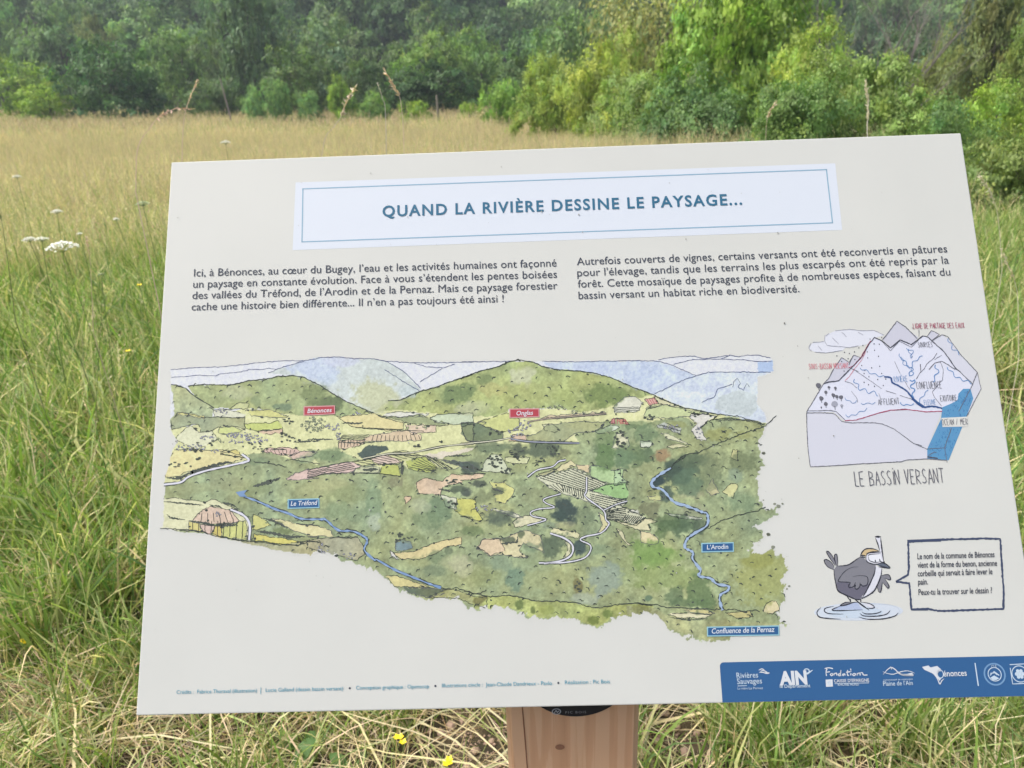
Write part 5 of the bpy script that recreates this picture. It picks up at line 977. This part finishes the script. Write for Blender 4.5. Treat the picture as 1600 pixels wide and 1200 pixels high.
# ------------------------------------------------------------------ trees
def crown(seed, nb, nsub, nleaf, leaf, droop=.2, open_=.0, cone=False):
    "unit crown (radius 1, height 1): lobes -> sub clumps -> leaves"
    r = np.random.default_rng(seed); V = []; lobes = []
    for i in range(nb):
        a = r.uniform(0, 6.28); z = r.uniform(.16, .86); env = (1 - z) * .9 + .1 if cone else math.sqrt(max(.05, 1 - ((z - .45) / .56) ** 2))
        d = env * r.uniform(.25, .72); lobes.append((d * math.cos(a), d * math.sin(a), z, r.uniform(.24, .42) * (.75 + .4 * env)))
    lobes.append((0, 0, .5, .5)); lobes = np.array(lobes)
    li = r.choice(len(lobes), nsub, p=lobes[:, 3] ** 2 / (lobes[:, 3] ** 2).sum()); dv = r.normal(0, 1, (nsub, 3)); dv[:, 2] += .25; dv /= np.linalg.norm(dv, axis=1)[:, None]
    sc_ = lobes[li, :3] + dv * (lobes[li, 3] * r.uniform(.75, 1.08, nsub))[:, None] * np.array((1, 1, .62)); srad = r.uniform(.05, .13, nsub) * (1 + open_)
    stint = r.uniform(.62, 1.32, nsub); shue = r.normal(0, .07, nsub)
    si = r.integers(0, nsub, nleaf); off = r.normal(0, 1, (nleaf, 3)); off *= (srad[si] * r.uniform(.4, 1.0, nleaf))[:, None] / 1.4
    c = sc_[si] + off * np.array((1, 1, .6)); c[:, 2] -= droop * (off[:, 0] ** 2 + off[:, 1] ** 2)
    c[:, 2] = np.clip(c[:, 2], .0, 1.15)
    nrm_ = dv[si] * 1.15 + r.normal(0, .5, (nleaf, 3)) + np.array((0, 0, .45)); nrm_ /= np.linalg.norm(nrm_, axis=1)[:, None]
    t1 = np.cross(nrm_, r.normal(0, 1, (nleaf, 3))); t1 /= np.linalg.norm(t1, axis=1)[:, None]; t2 = np.cross(nrm_, t1)
    L = leaf * r.uniform(.6, 1.35, nleaf)[:, None]
    V = np.stack([c - t1 * L * .6, c + t2 * L * .34 + nrm_ * L * .08, c + t1 * L * .6, c - t2 * L * .34 + nrm_ * L * .08], 1).reshape(-1, 3)
    F = np.arange(nleaf * 4).reshape(-1, 4); tint = stint[si] * r.uniform(.8, 1.2, nleaf)
    C = np.stack([1 + shue[si], np.ones(nleaf), 1 - shue[si]], 1) * tint[:, None]; C = np.repeat(C, 4, 0)
    return V, F, C
def trunk_mesh(name, seed, nlimb=7, rad=.045, top=.8):
    r = random.Random(seed); bm = bmesh.new()
    def tube(p, q, r0, r1, segs=4, ns=6, bend=.05):
        p, q = Vector(p), Vector(q); prev = None; off = Vector((r.uniform(-1, 1), r.uniform(-1, 1), 0)) * bend
        for i in range(segs + 1):
            f = i / segs; c = p.lerp(q, f) + off * math.sin(f * math.pi); rr = r0 + (r1 - r0) * f
            ring_ = [bm.verts.new((c.x + rr * math.cos(a), c.y + rr * math.sin(a), c.z)) for a in [j * 2 * math.pi / ns for j in range(ns)]]
            if prev:
                for j in range(ns): bm.faces.new((prev[j], prev[(j + 1) % ns], ring_[(j + 1) % ns], ring_[j]))
            prev = ring_
    tube((0, 0, -.03), (0, 0, top), rad, rad * .25, 6, 8)
    for k in range(nlimb):
        z = r.uniform(.18, .6); a = r.uniform(0, 6.28); d = r.uniform(.35, .7); tube((0, 0, z), (d * math.cos(a), d * math.sin(a), z + r.uniform(.12, .3)), rad * .45, rad * .1)
    me = bpy.data.meshes.new(name); bm.to_mesh(me); bm.free(); me.materials.append(m_bark); return me
def cmesh(name, args, **k): V, F, C = crown(*args, **k); return npmesh(name, V, F, [m_leaf], col=C)
FAR = [cmesh('far_crown', (100 + i, 11, 300, 12000, .042)) for i in range(4)]
NEARC = [cmesh('near_crown', (200 + i, 16, 420, 30000, .033), open_=.2) for i in range(4)]
LOOSE = [cmesh('loose_crown', (300 + i, 14, 200, 9000, .034), open_=.5) for i in range(2)]
CONE = [cmesh('cone_crown', (400, 26, 420, 20000, .030), cone=True)]
TR = [trunk_mesh('trunk', 50 + i) for i in range(3)]
GRN = (.105, .16, .04)
def tree(name, label, px, top, D, wpx, tint, kind='far', group=None, cat='tree', depth=None, rot=None, sink=0, k=0):
    p = at(px, 140, D); x = float(p[0]); z0 = float(ground_z(x, D)) - sink; zt = float(at(px, top, D)[2]); H_ = (zt - z0) / 1.0; Wd = wpx / 1200 * D / 2 * .95
    o = empty(name, (x, D, z0), rot if rot is not None else random.uniform(0, 6.28))
    lib = dict(far=FAR, near=NEARC, loose=LOOSE, cone=CONE)[kind]; me = lib[(k or random.randrange(9)) % len(lib)]
    cr_ = mobj('crown', me, o); cr_.scale = (Wd, Wd, H_); cr_.color = (*[c * 1.0 for c in tint], 1)
    tk = mobj('trunk', TR[random.randrange(3)], o); tk.scale = (Wd * .9, Wd * .9, H_)
    return tag(o, label, cat, group)
def tn(g, b=1.0, r=1.0): g = g ** 1.25; return (.175 * g * r, .29 * g, .085 * g * b)
TL_ = [  # label, px, top py, distance, width px, tint, kind
 ('broad pale green tree behind the dark rounded tree at the far left', 110, 18, 78, 150, tn(1.0, 1.3), 'far'), ('light yellow green bush at the left edge beyond the meadow', 35, 88, 56, 150, tn(1.25, .6, 1.1), 'far'),
 ('dark green rounded tree standing alone in front of the left wood edge', 165, 58, 56, 190, tn(.75, 1.1, .8), 'far'), ('small brownish topped tree behind the dark rounded tree', 168, 26, 84, 90, tn(1.0, 1.2, 1.35), 'far'),
 ('mid green tree right of the dark rounded tree', 292, 48, 68, 140, tn(1.05, .9), 'far'), ('greyish green tree between the mid green tree and the tall one', 352, 66, 66, 110, tn(.85, 1.4, 1.1), 'far'),
 ('tall slender grey green tree rising out of the picture', 404, -50, 66, 150, tn(.85, 1.5), 'far'), ('broad silvery green tree with domed crown', 505, 20, 70, 190, tn(1.1, 1.6, 1.1), 'far'),
 ('dark green tree below the silvery domed tree', 462, 70, 60, 150, tn(.8, .9), 'far'), ('dark tree right of the silvery domed tree', 598, 44, 66, 130, tn(.75, 1.1), 'far'), ('fresh green tree with two rounded tops', 668, 52, 64, 150, tn(1.2, .8, 1.05), 'far'),
 ('fresh green tree beside the two topped tree', 752, 44, 66, 140, tn(1.15, .9), 'far'), ('dark shaded tree low at the middle of the wood edge', 690, 96, 55, 170, tn(.6, 1.1, .8), 'far'), ('blue green tree behind the low bushes', 838, 40, 58, 150, tn(1.0, 1.4, .9), 'far'),
 ('tall green tree rising behind the yellowish bushes', 905, -20, 52, 170, tn(1.0, 1.1), 'far'), ('dark tree at the foot of the blue green tree', 815, 90, 50, 130, tn(.75, 1.2), 'far'), ('far left tree half out of the picture', -30, 30, 66, 150, tn(1.0, 1.1), 'far'),
 ('deep green tree behind the small shrubs left of centre', 560, 92, 58, 130, tn(.7, 1.2), 'far'), ('grey green tree low beside the tall slender tree', 335, 110, 56, 110, tn(.8, 1.3), 'far')]
for L_ in TL_: tree('broadleaf_tree', L_[0], *L_[1:], group='trees along the wood edge')
SH = [('pale green shrub beside the thin grey stake', 392, 132, 50, 46, tn(1.5, 1.3)), ('upright light green shrub among the row of shrubs', 430, 124, 50, 50, tn(1.35, 1.2)), ('low pale shrub right of the upright light green shrub', 478, 142, 50, 60, tn(1.3, 1.2)), ('yellow green shrub with pointed top behind the grass', 532, 118, 48, 56, tn(1.4, .6, 1.1)),
      ('low light green shrub right of the pointed one', 578, 142, 48, 74, tn(1.3, .9)), ('small yellowish shrub in front of the dark trees', 646, 158, 46, 60, tn(1.4, .6, 1.15)), ('tiny yellow green shrub in front of the shaded trees', 732, 160, 44, 44, tn(1.4, .6, 1.15)), ('leafy light green shrub where the meadow narrows', 790, 108, 36, 90, tn(1.4, .7)),
      ('low yellow green bush in the left corner of the meadow', 70, 128, 54, 110, tn(1.45, .5, 1.15))]
for lb, px, top, D, w_, ti in SH: tree('shrub', lb, px, top, D, w_, ti, 'far', 'shrubs at the far meadow edge', 'shrub')
NB = [('bright green bush at the left end of the near thicket', 868, 88, 27, 130, tn(1.45, .6, 1.05), 'near'), ('yellow green bush leaning over the pale grass', 955, 62, 24, 150, tn(1.6, .6, 1.15), 'near'), ('loose brownish green tree with thin bare branches', 1030, -60, 27, 250, tn(1.3, 1.0, 1.3), 'loose'),
      ('low green bush in front of the loose brownish tree', 1000, 120, 20, 170, tn(1.35, .8), 'near'), ('large bright green tree with dark hollow under its crown', 1165, -75, 18.5, 300, tn(1.55, .55, .95), 'near'), ('dark green bush below the large bright tree', 1110, 105, 17, 220, tn(1.0, .9, .8), 'near'),
      ('yellow green bush right of the large bright tree', 1265, 52, 15.5, 190, tn(1.6, .6, 1.1), 'near'), ('dense green bush behind the single pale grass stalk', 1345, 92, 14, 220, tn(1.3, .7), 'near'), ('low deep green bush above the upper edge of the board', 1250, 130, 13, 200, tn(1.15, .8, .85), 'near'),
      ('pale green bush at the foot of the reddish tree', 1440, 148, 13.5, 210, tn(1.45, .75), 'near'), ('bright green bush at the right edge of the picture', 1565, 140, 11, 220, tn(1.55, .5, 1.0), 'near'), ('dark green shrub just behind the right upper corner of the board', 1500, 165, 9.5, 210, tn(1.15, .8, .85), 'near'),
      ('olive green conifer like tree near the right edge', 1540, -70, 22, 170, tn(1.0, .9, 1.15), 'cone'), ('blue green tree behind the bare branches', 1440, 44, 30, 170, tn(.9, 1.4, .8), 'near'), ('green tree half out of the right edge', 1640, -40, 17, 170, tn(1.1, .7), 'near'), ('dark green bush at the right edge beside the board', 1620, 178, 7.6, 270, tn(1.1, .8), 'near'),
      ('slim olive tree between the bare branches and the conifer', 1470, 50, 24, 90, tn(1.2, .8, 1.2), 'near'), ('mid green tree closing the gap behind the yellow green bush', 990, 0, 38, 180, tn(1.1, 1.0), 'far')]
for L_ in NB:
    L_ = L_[:5] + ((L_[5][0] * 1.08 + .012, L_[5][1] * .94, L_[5][2] * 1.1 + .015),) + L_[6:]
    tree('bush' if 'bush' in L_[0] or 'shrub' in L_[0] else 'thicket_tree', L_[0], *L_[1:], group='near thicket on the right', cat='bush' if 'bush' in L_[0] or 'shrub' in L_[0] else 'tree', sink=.15)
# bare grey branches sticking out of the thicket
bt = empty('bare_tree', tuple(float(v) for v in (at(1345, 140, 17)[0], 17, ground_z(at(1345, 140, 17)[0], 17))))
tag(bt, 'leafless grey branches sticking out above the yellow green bush', 'dead tree', 'near thicket on the right')
bm = bmesh.new(); rr = random.Random(12); m_dead = flat_mat('dead_wood', (.20, .18, .165), .9, True)
def twig(bm, p, d, L, r0, lev):
    segs = 4; prev = None; c = p.copy()
    for i in range(segs + 1):
        rad = r0 * (1 - .75 * i / segs); u = d.orthogonal().normalized(); w_ = d.cross(u)
        ring_ = [bm.verts.new(c + (u * math.cos(a) + w_ * math.sin(a)) * rad) for a in (0, 1.57, 3.14, 4.71)]
        if prev:
            for j in range(4): bm.faces.new((prev[j], prev[(j + 1) % 4], ring_[(j + 1) % 4], ring_[j]))
        prev = ring_
        if i and lev < 3 and i < segs + 1:
            for _ in range(2 if lev < 2 else 1):
                nd = (d + Vector((rr.uniform(-1, 1), rr.uniform(-1, 1), rr.uniform(-.3, .9))) * .8).normalized(); twig(bm, c, nd, L * rr.uniform(.4, .65), rad * .6, lev + 1)
        d = (d + Vector((rr.uniform(-.2, .2), rr.uniform(-.2, .2), rr.uniform(-.05, .1)))).normalized(); c = c + d * L / segs
for a in (-.5, .0, .35, .7): 
    twig(bm, Vector((a * .3, 0, .2)), Vector((a, rr.uniform(-.2, .2), 1.3)).normalized(), 3.0, .035, 0)
bmobj('branches', bm, [m_dead], bt)
# hillside: first rows as trees of their own, the mass behind as one wood
HT = [tn(.75, 1.35, .9), tn(1.0, 1.2), tn(.6, 1.4, .9), tn(1.2, 1.05, 1.0), tn(.88, 1.2, 1.05)]
rh = random.Random(21)
for j, D in enumerate((92, 104)):
    for i in range(15):
        px = -60 + 1720 * (i + rh.uniform(.2, .8)) / 15; x = float(at(px, 140, D)[0]); z0 = float(ground_z(x, D)); H_ = rh.uniform(8, 11.5); Wd = rh.uniform(5, 7)
        o = empty('hillside_tree', (x, D + rh.uniform(-4, 4), z0 - .3), rh.uniform(0, 6)); ti = HT[rh.randrange(5)]
        q = mobj('crown', FAR[rh.randrange(4)], o); q.scale = (Wd, Wd, H_); q.color = (*ti, 1); q = mobj('trunk', TR[rh.randrange(3)], o); q.scale = (Wd * .6, Wd * .6, H_)
        tag(o, 'blue green leafy tree on the lower slope of the wooded hill', 'tree', 'trees on the lower hillside')
LIB2 = bpy.data.collections.new('wood_library')
k_ = 0
for ti in HT:
    for sd_ in (0, 1):
        V, F, C = crown(600 + k_, 6, 130, 3600, .075); o = bpy.data.objects.new('wood_%02d' % k_, npmesh('wood_crown', V, F, [m_leaf], col=C * np.array(ti) / np.array((1, 1, 1)))); LIB2.objects.link(o); k_ += 1
m_wood_leaf = veg_mat('hill_leaves', .25)
for o in LIB2.objects: o.data.materials.clear(); o.data.materials.append(m_wood_leaf)
wp = []
for yy in np.arange(112, 262, 7.4):
    for xx in np.arange(-.8 * yy - 15, .8 * yy + 15, 8.4): wp.append((xx + rng.uniform(-2.6, 2.6), yy + rng.uniform(-2.4, 2.4)))
wp = np.array(wp); n = len(wp); wz = ground_z(wp[:, 0], wp[:, 1]) - .5; R_ = rng.uniform(5, 7.4, n); Hh_ = rng.uniform(7, 11, n)
scatter('hillside_wood', LIB2, np.stack([wp[:, 0], wp[:, 1], wz], 1), rng.integers(0, k_, n), np.stack([R_, R_, Hh_], 1), rng.uniform(0, 6.28, n), np.zeros((n, 2)), 'dense blue green wood covering the far hillside', m_wood_leaf)

# the air of a damp summer day between the camera and the hill
m_air = bpy.data.materials.new('haze'); m_air.use_nodes = True; t = m_air.node_tree; t.nodes.clear()
pv = t.nodes.new('ShaderNodeVolumePrincipled'); pv.inputs['Color'].default_value = (.78, .88, 1, 1); pv.inputs['Density'].default_value = .0010; pv.inputs['Anisotropy'].default_value = .2
mo = t.nodes.new('ShaderNodeOutputMaterial'); t.links.new(pv.outputs[0], mo.inputs['Volume'])
hz_top = 85.0
bm = bmesh.new(); bmesh.ops.create_cube(bm, size=1)
for v in bm.verts: v.co = Vector((v.co.x * 2000, v.co.y * 1900 + 620, -6.0 if v.co.z < 0 else hz_top))
o = bmobj('haze', bm, [m_air]); tag(o, kind='stuff')
# ------------------------------------------------------------------ single plants and small things
m_plant = veg_mat('plant_parts', .2); m_petal = flat_mat('white_petals', (.88, .90, .84), .6, True); m_yel = flat_mat('yellow_petals', (.80, .62, .02), .5, True); m_gst = flat_mat('green_stem', (.14, .20, .06), .6, True)
def tubeP(bm, pts, rads, ns=5):
    prev = None; pts = [Vector(p) for p in pts]
    for i, p in enumerate(pts):
        d = (pts[min(i + 1, len(pts) - 1)] - pts[max(i - 1, 0)]).normalized(); u = d.orthogonal().normalized(); w_ = d.cross(u)
        ring_ = [bm.verts.new(p + (u * math.cos(a) + w_ * math.sin(a)) * rads[i]) for a in [j * 2 * math.pi / ns for j in range(ns)]]
        if prev:
            for j in range(ns): bm.faces.new((prev[j], prev[(j + 1) % ns], ring_[(j + 1) % ns], ring_[j]))
        prev = ring_
def umbel(px, py, D, wpx, label, tint=None):
    p = at(px, py, D); gz = float(ground_z(p[0], D)); R_ = wpx / 1200 * D / 2; o = empty('umbel_flower', (float(p[0]), D, gz)); tag(o, label, 'flower', 'white umbel flowers in the meadow')
    hz = float(p[2]) - gz; sway = random.uniform(-.08, .08); bm = bmesh.new()
    tubeP(bm, [(sway * 1.5, 0, 0), (sway, 0, hz * .5), (0, 0, hz - R_ * .7)], (.0017, .0015, .0012))
    for k in range(16):
        a = k * 2.4; r = R_ * math.sqrt((k + .5) / 16); tubeP(bm, [(0, 0, hz - R_ * .7), (r * math.cos(a), r * math.sin(a), hz - .25 * R_ * (r / R_) ** 2 - .002)], (.0007, .0006), 3)
    bmobj('stem', bm, [m_gst], o)
    bm = bmesh.new()
    for k in range(60):
        a = k * 2.4; r = R_ * math.sqrt((k + .5) / 60); cz = hz - .42 * R_ * (r / R_) ** 2 + random.uniform(-.001, .002)
        for _ in range(5):
            x, y, z = r * math.cos(a) + random.gauss(0, R_ * .055), r * math.sin(a) + random.gauss(0, R_ * .055), cz + random.gauss(0, .0012); s_ = R_ * .07
            t_ = random.uniform(0, 1.57); bm.faces.new([bm.verts.new((x + s_ * math.cos(t_ + j * 1.5708), y + s_ * math.sin(t_ + j * 1.5708), z + random.uniform(-.3, .3) * s_)) for j in range(4)])
    bmobj('flower_head', bm, [m_petal if tint is None else flat_mat('greenish_petals', tint, .6, True)], o)
umbel(95, 378, 2.75, 48, 'largest white umbel flower in the tall grass left of the board'); umbel(45, 371, 2.9, 20, 'small white umbel flower at the far left, left one of a close pair'); umbel(64, 371, 2.95, 20, 'small white umbel flower right one of a close pair beside the largest')
umbel(88, 328, 3.9, 17, 'white umbel flower just above the largest one'); umbel(222, 315, 3.3, 21, 'greenish umbel flower seen from the side near the board', (.40, .50, .30)); umbel(181, 341, 4.2, 10, 'tiny white umbel flower below the greenish one')
umbel(352, 220, 5.6, 15, 'white umbel flower just above the upper left corner of the board'); umbel(26, 274, 5.0, 13, 'small pale umbel flower at the left edge high in the meadow'); umbel(124, 364, 3.6, 9, 'tiny white umbel flower right of the largest one'); umbel(157, 427, 2.9, 8, 'tiny pale umbel flower low between the grass stalks', (.5, .55, .35))
m_head = veg_mat('seed_head', .25)
def seedstalk(pts, D, label, w=.0014, hw=.010, head=.5, colr=(.50, .36, .24), nsp=46):
    hw *= .65; w *= .8; mc_ = sum(colr) / 3; colr = tuple(min(.8, (c * .65 + mc_ * .35) * 1.6) for c in colr) if mc_ > .2 else colr
    P0 = [at(px, py, D) for px, py in pts]; g = P0[-1]; base = Vector((float(g[0]) + random.uniform(-.05, .05), D + .02, float(ground_z(g[0], D))))
    o = empty('grass_stalk', base); tag(o, label, 'grass stalk', 'single seed stalks standing out of the meadow')
    Q_ = smooth_path(np.array([p - np.array(base) for p in P0]), 6); bm = bmesh.new(); full = list(Q_) + [Q_[-1] * .5 + np.array((.01, 0, 0)), np.zeros(3)]
    tubeP(bm, full, [w * .35 + w * .65 * min(1, i / (len(full) - 1)) for i in range(len(full))], 4); bmobj('stem', bm, [flat_mat('dry_stem', colr, .7, True)], o)
    n = len(Q_); idx = rng.uniform(0, max(1, (n - 1) * head), nsp); i0 = np.floor(idx).astype(int); f = (idx - i0)[:, None]; C_ = Q_[i0] * (1 - f) + Q_[np.minimum(i0 + 1, n - 1)] * f
    tg = Q_[0] - Q_[min(6, n - 1)]; tg /= np.linalg.norm(tg); dv = rng.normal(0, .45, (nsp, 3)) + tg; dv /= np.linalg.norm(dv, axis=1)[:, None]; L = hw * rng.uniform(.6, 1.4, nsp)
    V, F, C = strips(np.stack([C_, C_ + dv * L[:, None] * .5, C_ + dv * L[:, None]], 1), np.stack([L * .15, L * .38, L * .1], 1), np.repeat((np.array(colr) * rng.uniform(.8, 1.3, (nsp, 1)))[:, None, :], 3, 1))
    mobj('seed_head', npmesh('seed_head', V, F, [m_head], col=C), o)
seedstalk([(308, 127), (302, 140), (297, 152), (291, 170), (286, 200), (284, 260)], 1.9, 'straight pale seed stalk left of centre reaching up before the trees', head=.55, hw=.010)
seedstalk([(298, 171), (280, 169), (262, 174), (246, 184), (234, 200), (222, 216), (214, 240), (212, 300)], 1.9, 'seed stalk bent over to the right like a hook', head=.45, hw=.012, colr=(.52, .34, .26), nsp=70)
seedstalk([(554, 138), (546, 152), (538, 166), (533, 182), (520, 200), (508, 216), (500, 260)], 1.8, 'thick straw coloured seed stalk leaning right above the board', head=.5, hw=.013, colr=(.44, .35, .24), nsp=80)
seedstalk([(602, 112), (609, 122), (615, 134), (621, 146), (626, 158), (630, 200), (632, 260)], 1.8, 'seed stalk curving left, taller of the two right of the thick one', head=.6, hw=.015, colr=(.50, .37, .24), nsp=60)
seedstalk([(590, 130), (594, 142), (598, 155), (602, 172), (604, 250)], 1.9, 'thin grey seed stalk beside the taller curved one', head=.5, hw=.006, colr=(.40, .36, .28), nsp=30)
seedstalk([(1353, 128), (1354, 145), (1356, 162), (1357, 180), (1355, 195), (1356, 240)], 1.7, 'single pale ribbed seed stalk above the right part of the board', head=.75, hw=.011, colr=(.55, .47, .34), nsp=90)
seedstalk([(1212, 160), (1204, 172), (1198, 190), (1196, 230)], 3.2, 'small nodding seed stalk in front of the large bright tree', head=.6, hw=.02, colr=(.42, .33, .2))
seedstalk([(1528, 272), (1542, 292), (1552, 312), (1560, 345), (1566, 420)], 2.6, 'feathery pale seed stalk close to the right edge of the board', head=.6, hw=.018, colr=(.46, .42, .26), nsp=60)
seedstalk([(1562, 388), (1572, 408), (1582, 430), (1590, 465), (1592, 560)], 2.3, 'lower feathery seed stalk right of the board', head=.6, hw=.016, colr=(.50, .44, .28), nsp=60)
seedstalk([(1, 338), (4, 352), (8, 380), (14, 420), (24, 500)], 2.0, 'dark thin stalk at the left edge of the picture', head=.2, hw=.01, colr=(.16, .20, .08), nsp=20)
seedstalk([(160, 440), (158, 500), (152, 600), (149, 660)], 2.3, 'long dark green stem standing upright left of the board', head=.1, hw=.006, colr=(.07, .12, .03), nsp=8)
seedstalk([(135, 370), (137, 385), (140, 400), (142, 430), (146, 520)], 2.5, 'reddish seed stalk right of the largest umbel flower', head=.5, hw=.014, colr=(.45, .30, .2), nsp=50)
for (px, py, lb) in ((625, 1152, 'yellow flower in the grass just left of the post'), (697, 1194, 'yellow flower at the bottom edge beside the post'), (40, 1003, 'yellow flower in the trampled grass at the lower left'), (200, 549, 'tiny yellow flower in the tall grass left of the board'), (218, 446, 'tiny yellow flower near the upper left edge of the board')):
    d = CR @ np.array(((px - 800) / F_PX, (600 - py) / F_PX, -1.0)); zt = .10 if py > 900 else .45; tt = (1.5 - zt) / -d[2]; X = d * tt
    if py < 900: tt = 2.3 / d[1]; X = d * tt; zt = 1.5 + X[2]
    gz = float(ground_z(X[0], X[1])); o = empty('yellow_flower', (float(X[0]), float(X[1]), gz)); tag(o, lb, 'flower', 'yellow flowers'); hz = zt - gz
    bm = bmesh.new(); tubeP(bm, [(.01, 0, 0), (.004, 0, hz * .6), (0, 0, hz)], (.0012, .001, .0008), 4); bmobj('stem', bm, [m_gst], o)
    bm = bmesh.new()
    for kk in range(3 if py > 900 else 1):
        ox, oy, oz = (0, 0, 0) if kk == 0 else (random.uniform(-.012, .012), random.uniform(-.012, .012), random.uniform(-.008, .004))
        for j in range(5):
            a = j * 1.2566 + kk; c_, s_ = math.cos(a), math.sin(a); r = .009
            q = [(0, 0, 0), (r * .6, -r * .42, .002), (r * 1.1, 0, .004), (r * .6, r * .42, .002)]
            bm.faces.new([bm.verts.new((ox + x * c_ - y * s_, oy + x * s_ + y * c_, hz + oz + z)) for x, y, z in q])
    bmobj('petals', bm, [m_yel], o)
# stones on the bare soil
m_stone, t, b = nodes('pinkish_stone'); b.inputs['Base Color'].default_value = (.33, .235, .18, 1); b.inputs['Roughness'].default_value = .9; add_noise_mix(t, b, 60, .5, .65, 6)
def stone_bm(r, seed):
    bm = bmesh.new(); bmesh.ops.create_icosphere(bm, subdivisions=2, radius=1); rr = random.Random(seed); ax = (rr.uniform(.8, 1.3), rr.uniform(.7, 1), rr.uniform(.5, .75))
    for v in bm.verts:
        f = 1 + .16 * math.sin(v.co.x * 3 + seed) * math.cos(v.co.y * 2.7 + seed * 2) + rr.uniform(-.06, .06); v.co = Vector((v.co.x * ax[0] * f, v.co.y * ax[1] * f, v.co.z * ax[2] * f)) * r
    return bm
SM = []
for k in range(5):
    me = bpy.data.meshes.new('stone'); bm = stone_bm(1, k + 1); bm.to_mesh(me); bm.free(); me.materials.append(m_stone); SM.append(me)
def gpos(px, py, z=.0):
    d = CR @ np.array(((px - 800) / F_PX, (600 - py) / F_PX, -1.0)); tt = (1.5 - z) / -d[2]; return float(d[0] * tt), float(d[1] * tt)
STL = {0: 'largest pinkish stone on the bare soil left of the post', 8: 'larger brown stone half hidden by dry grass just right of the post', 14: 'grey brown stone beside the lower left edge of the board', 13: 'small stone in the trampled grass below the lower left corner of the board', 15: 'lowest stone left of the post at the bottom edge', 9: 'stone right of the post just under the board edge'}
for k, (px, py, r) in enumerate([(705, 1127, .016), (688, 1137, .009), (668, 1135, .011), (722, 1118, .010), (655, 1150, .008), (768, 1150, .009), (783, 1135, .008), (742, 1165, .012), (1072, 1170, .017), (1040, 1108, .011), (1090, 1140, .010), (1028, 1150, .009), (1060, 1128, .008), (238, 1170, .011), (215, 955, .013), (730, 1190, .011)]):
    x, y = gpos(px, py, .02); o = mobj('stone', SM[k % 5]); o.location = (x, y, float(ground_z(x, y)) + r * .35); o.scale = (r,) * 3; o.rotation_euler = (0, 0, k * 1.7)
    tag(o, STL.get(k, 'small rounded pinkish brown stone lying on bare soil among dry grass'), 'stone', 'loose stones around the post')
Vs, Fs = [], []; o_ = 0
for (a, b_, R_) in SOIL:
    for _ in range(150):
        an = random.uniform(0, 6.28); rr_ = R_ * 1.15 * math.sqrt(random.random()); x, y = a + rr_ * math.cos(an), b_ + rr_ * math.sin(an); r = random.uniform(.0015, .006); z = float(ground_z(x, y)) + r * .3
        q = np.array([(1, 0, 0), (0, 1, 0), (-1, 0, 0), (0, -1, 0), (0, 0, .8), (0, 0, -.8)]) * r * rng.uniform(.6, 1.3, (6, 1)) + (x, y, z); Vs.append(q)
        Fs += [(o_ + i, o_ + (i + 1) % 4, o_ + 4) for i in range(4)] + [(o_ + (i + 1) % 4, o_ + i, o_ + 5) for i in range(4)]; o_ += 6
tag(mobj('gravel', npmesh('gravel', np.vstack(Vs), np.array(Fs), [m_stone])), 'fine pinkish gravel on the bare soil around the post', kind='stuff')
# thin grey stake at the far meadow edge
p = at(354, 172, 48); gz = float(ground_z(p[0], 48)); bm = bmesh.new(); zt = float(at(350, 122, 48)[2]) - gz
tubeP(bm, [(.25, 0, -.2), (0.1, 0, zt * .5), (-.08, 0, zt)], (.06, .05, .035), 6)
o = bmobj('stake', bm, [flat_mat('weathered_stake', (.26, .22, .2), .9, True)]); o.location = (float(p[0]), 48, gz); tag(o, 'thin weathered grey stake at the far edge of the meadow', 'stake')
p = at(684, 175, 44); gz = float(ground_z(p[0], 44)); bm = bmesh.new(); zt = float(at(684, 148, 44)[2]) - gz
tubeP(bm, [(0, 0, -.2), (0, 0, zt)], (.06, .055), 8); o = bmobj('fence_post', bm, [flat_mat('weathered_post', (.2, .18, .15), .9, True)]); o.location = (float(p[0]), 44, gz); tag(o, 'short grey wooden post in front of the shaded trees', 'fence post')
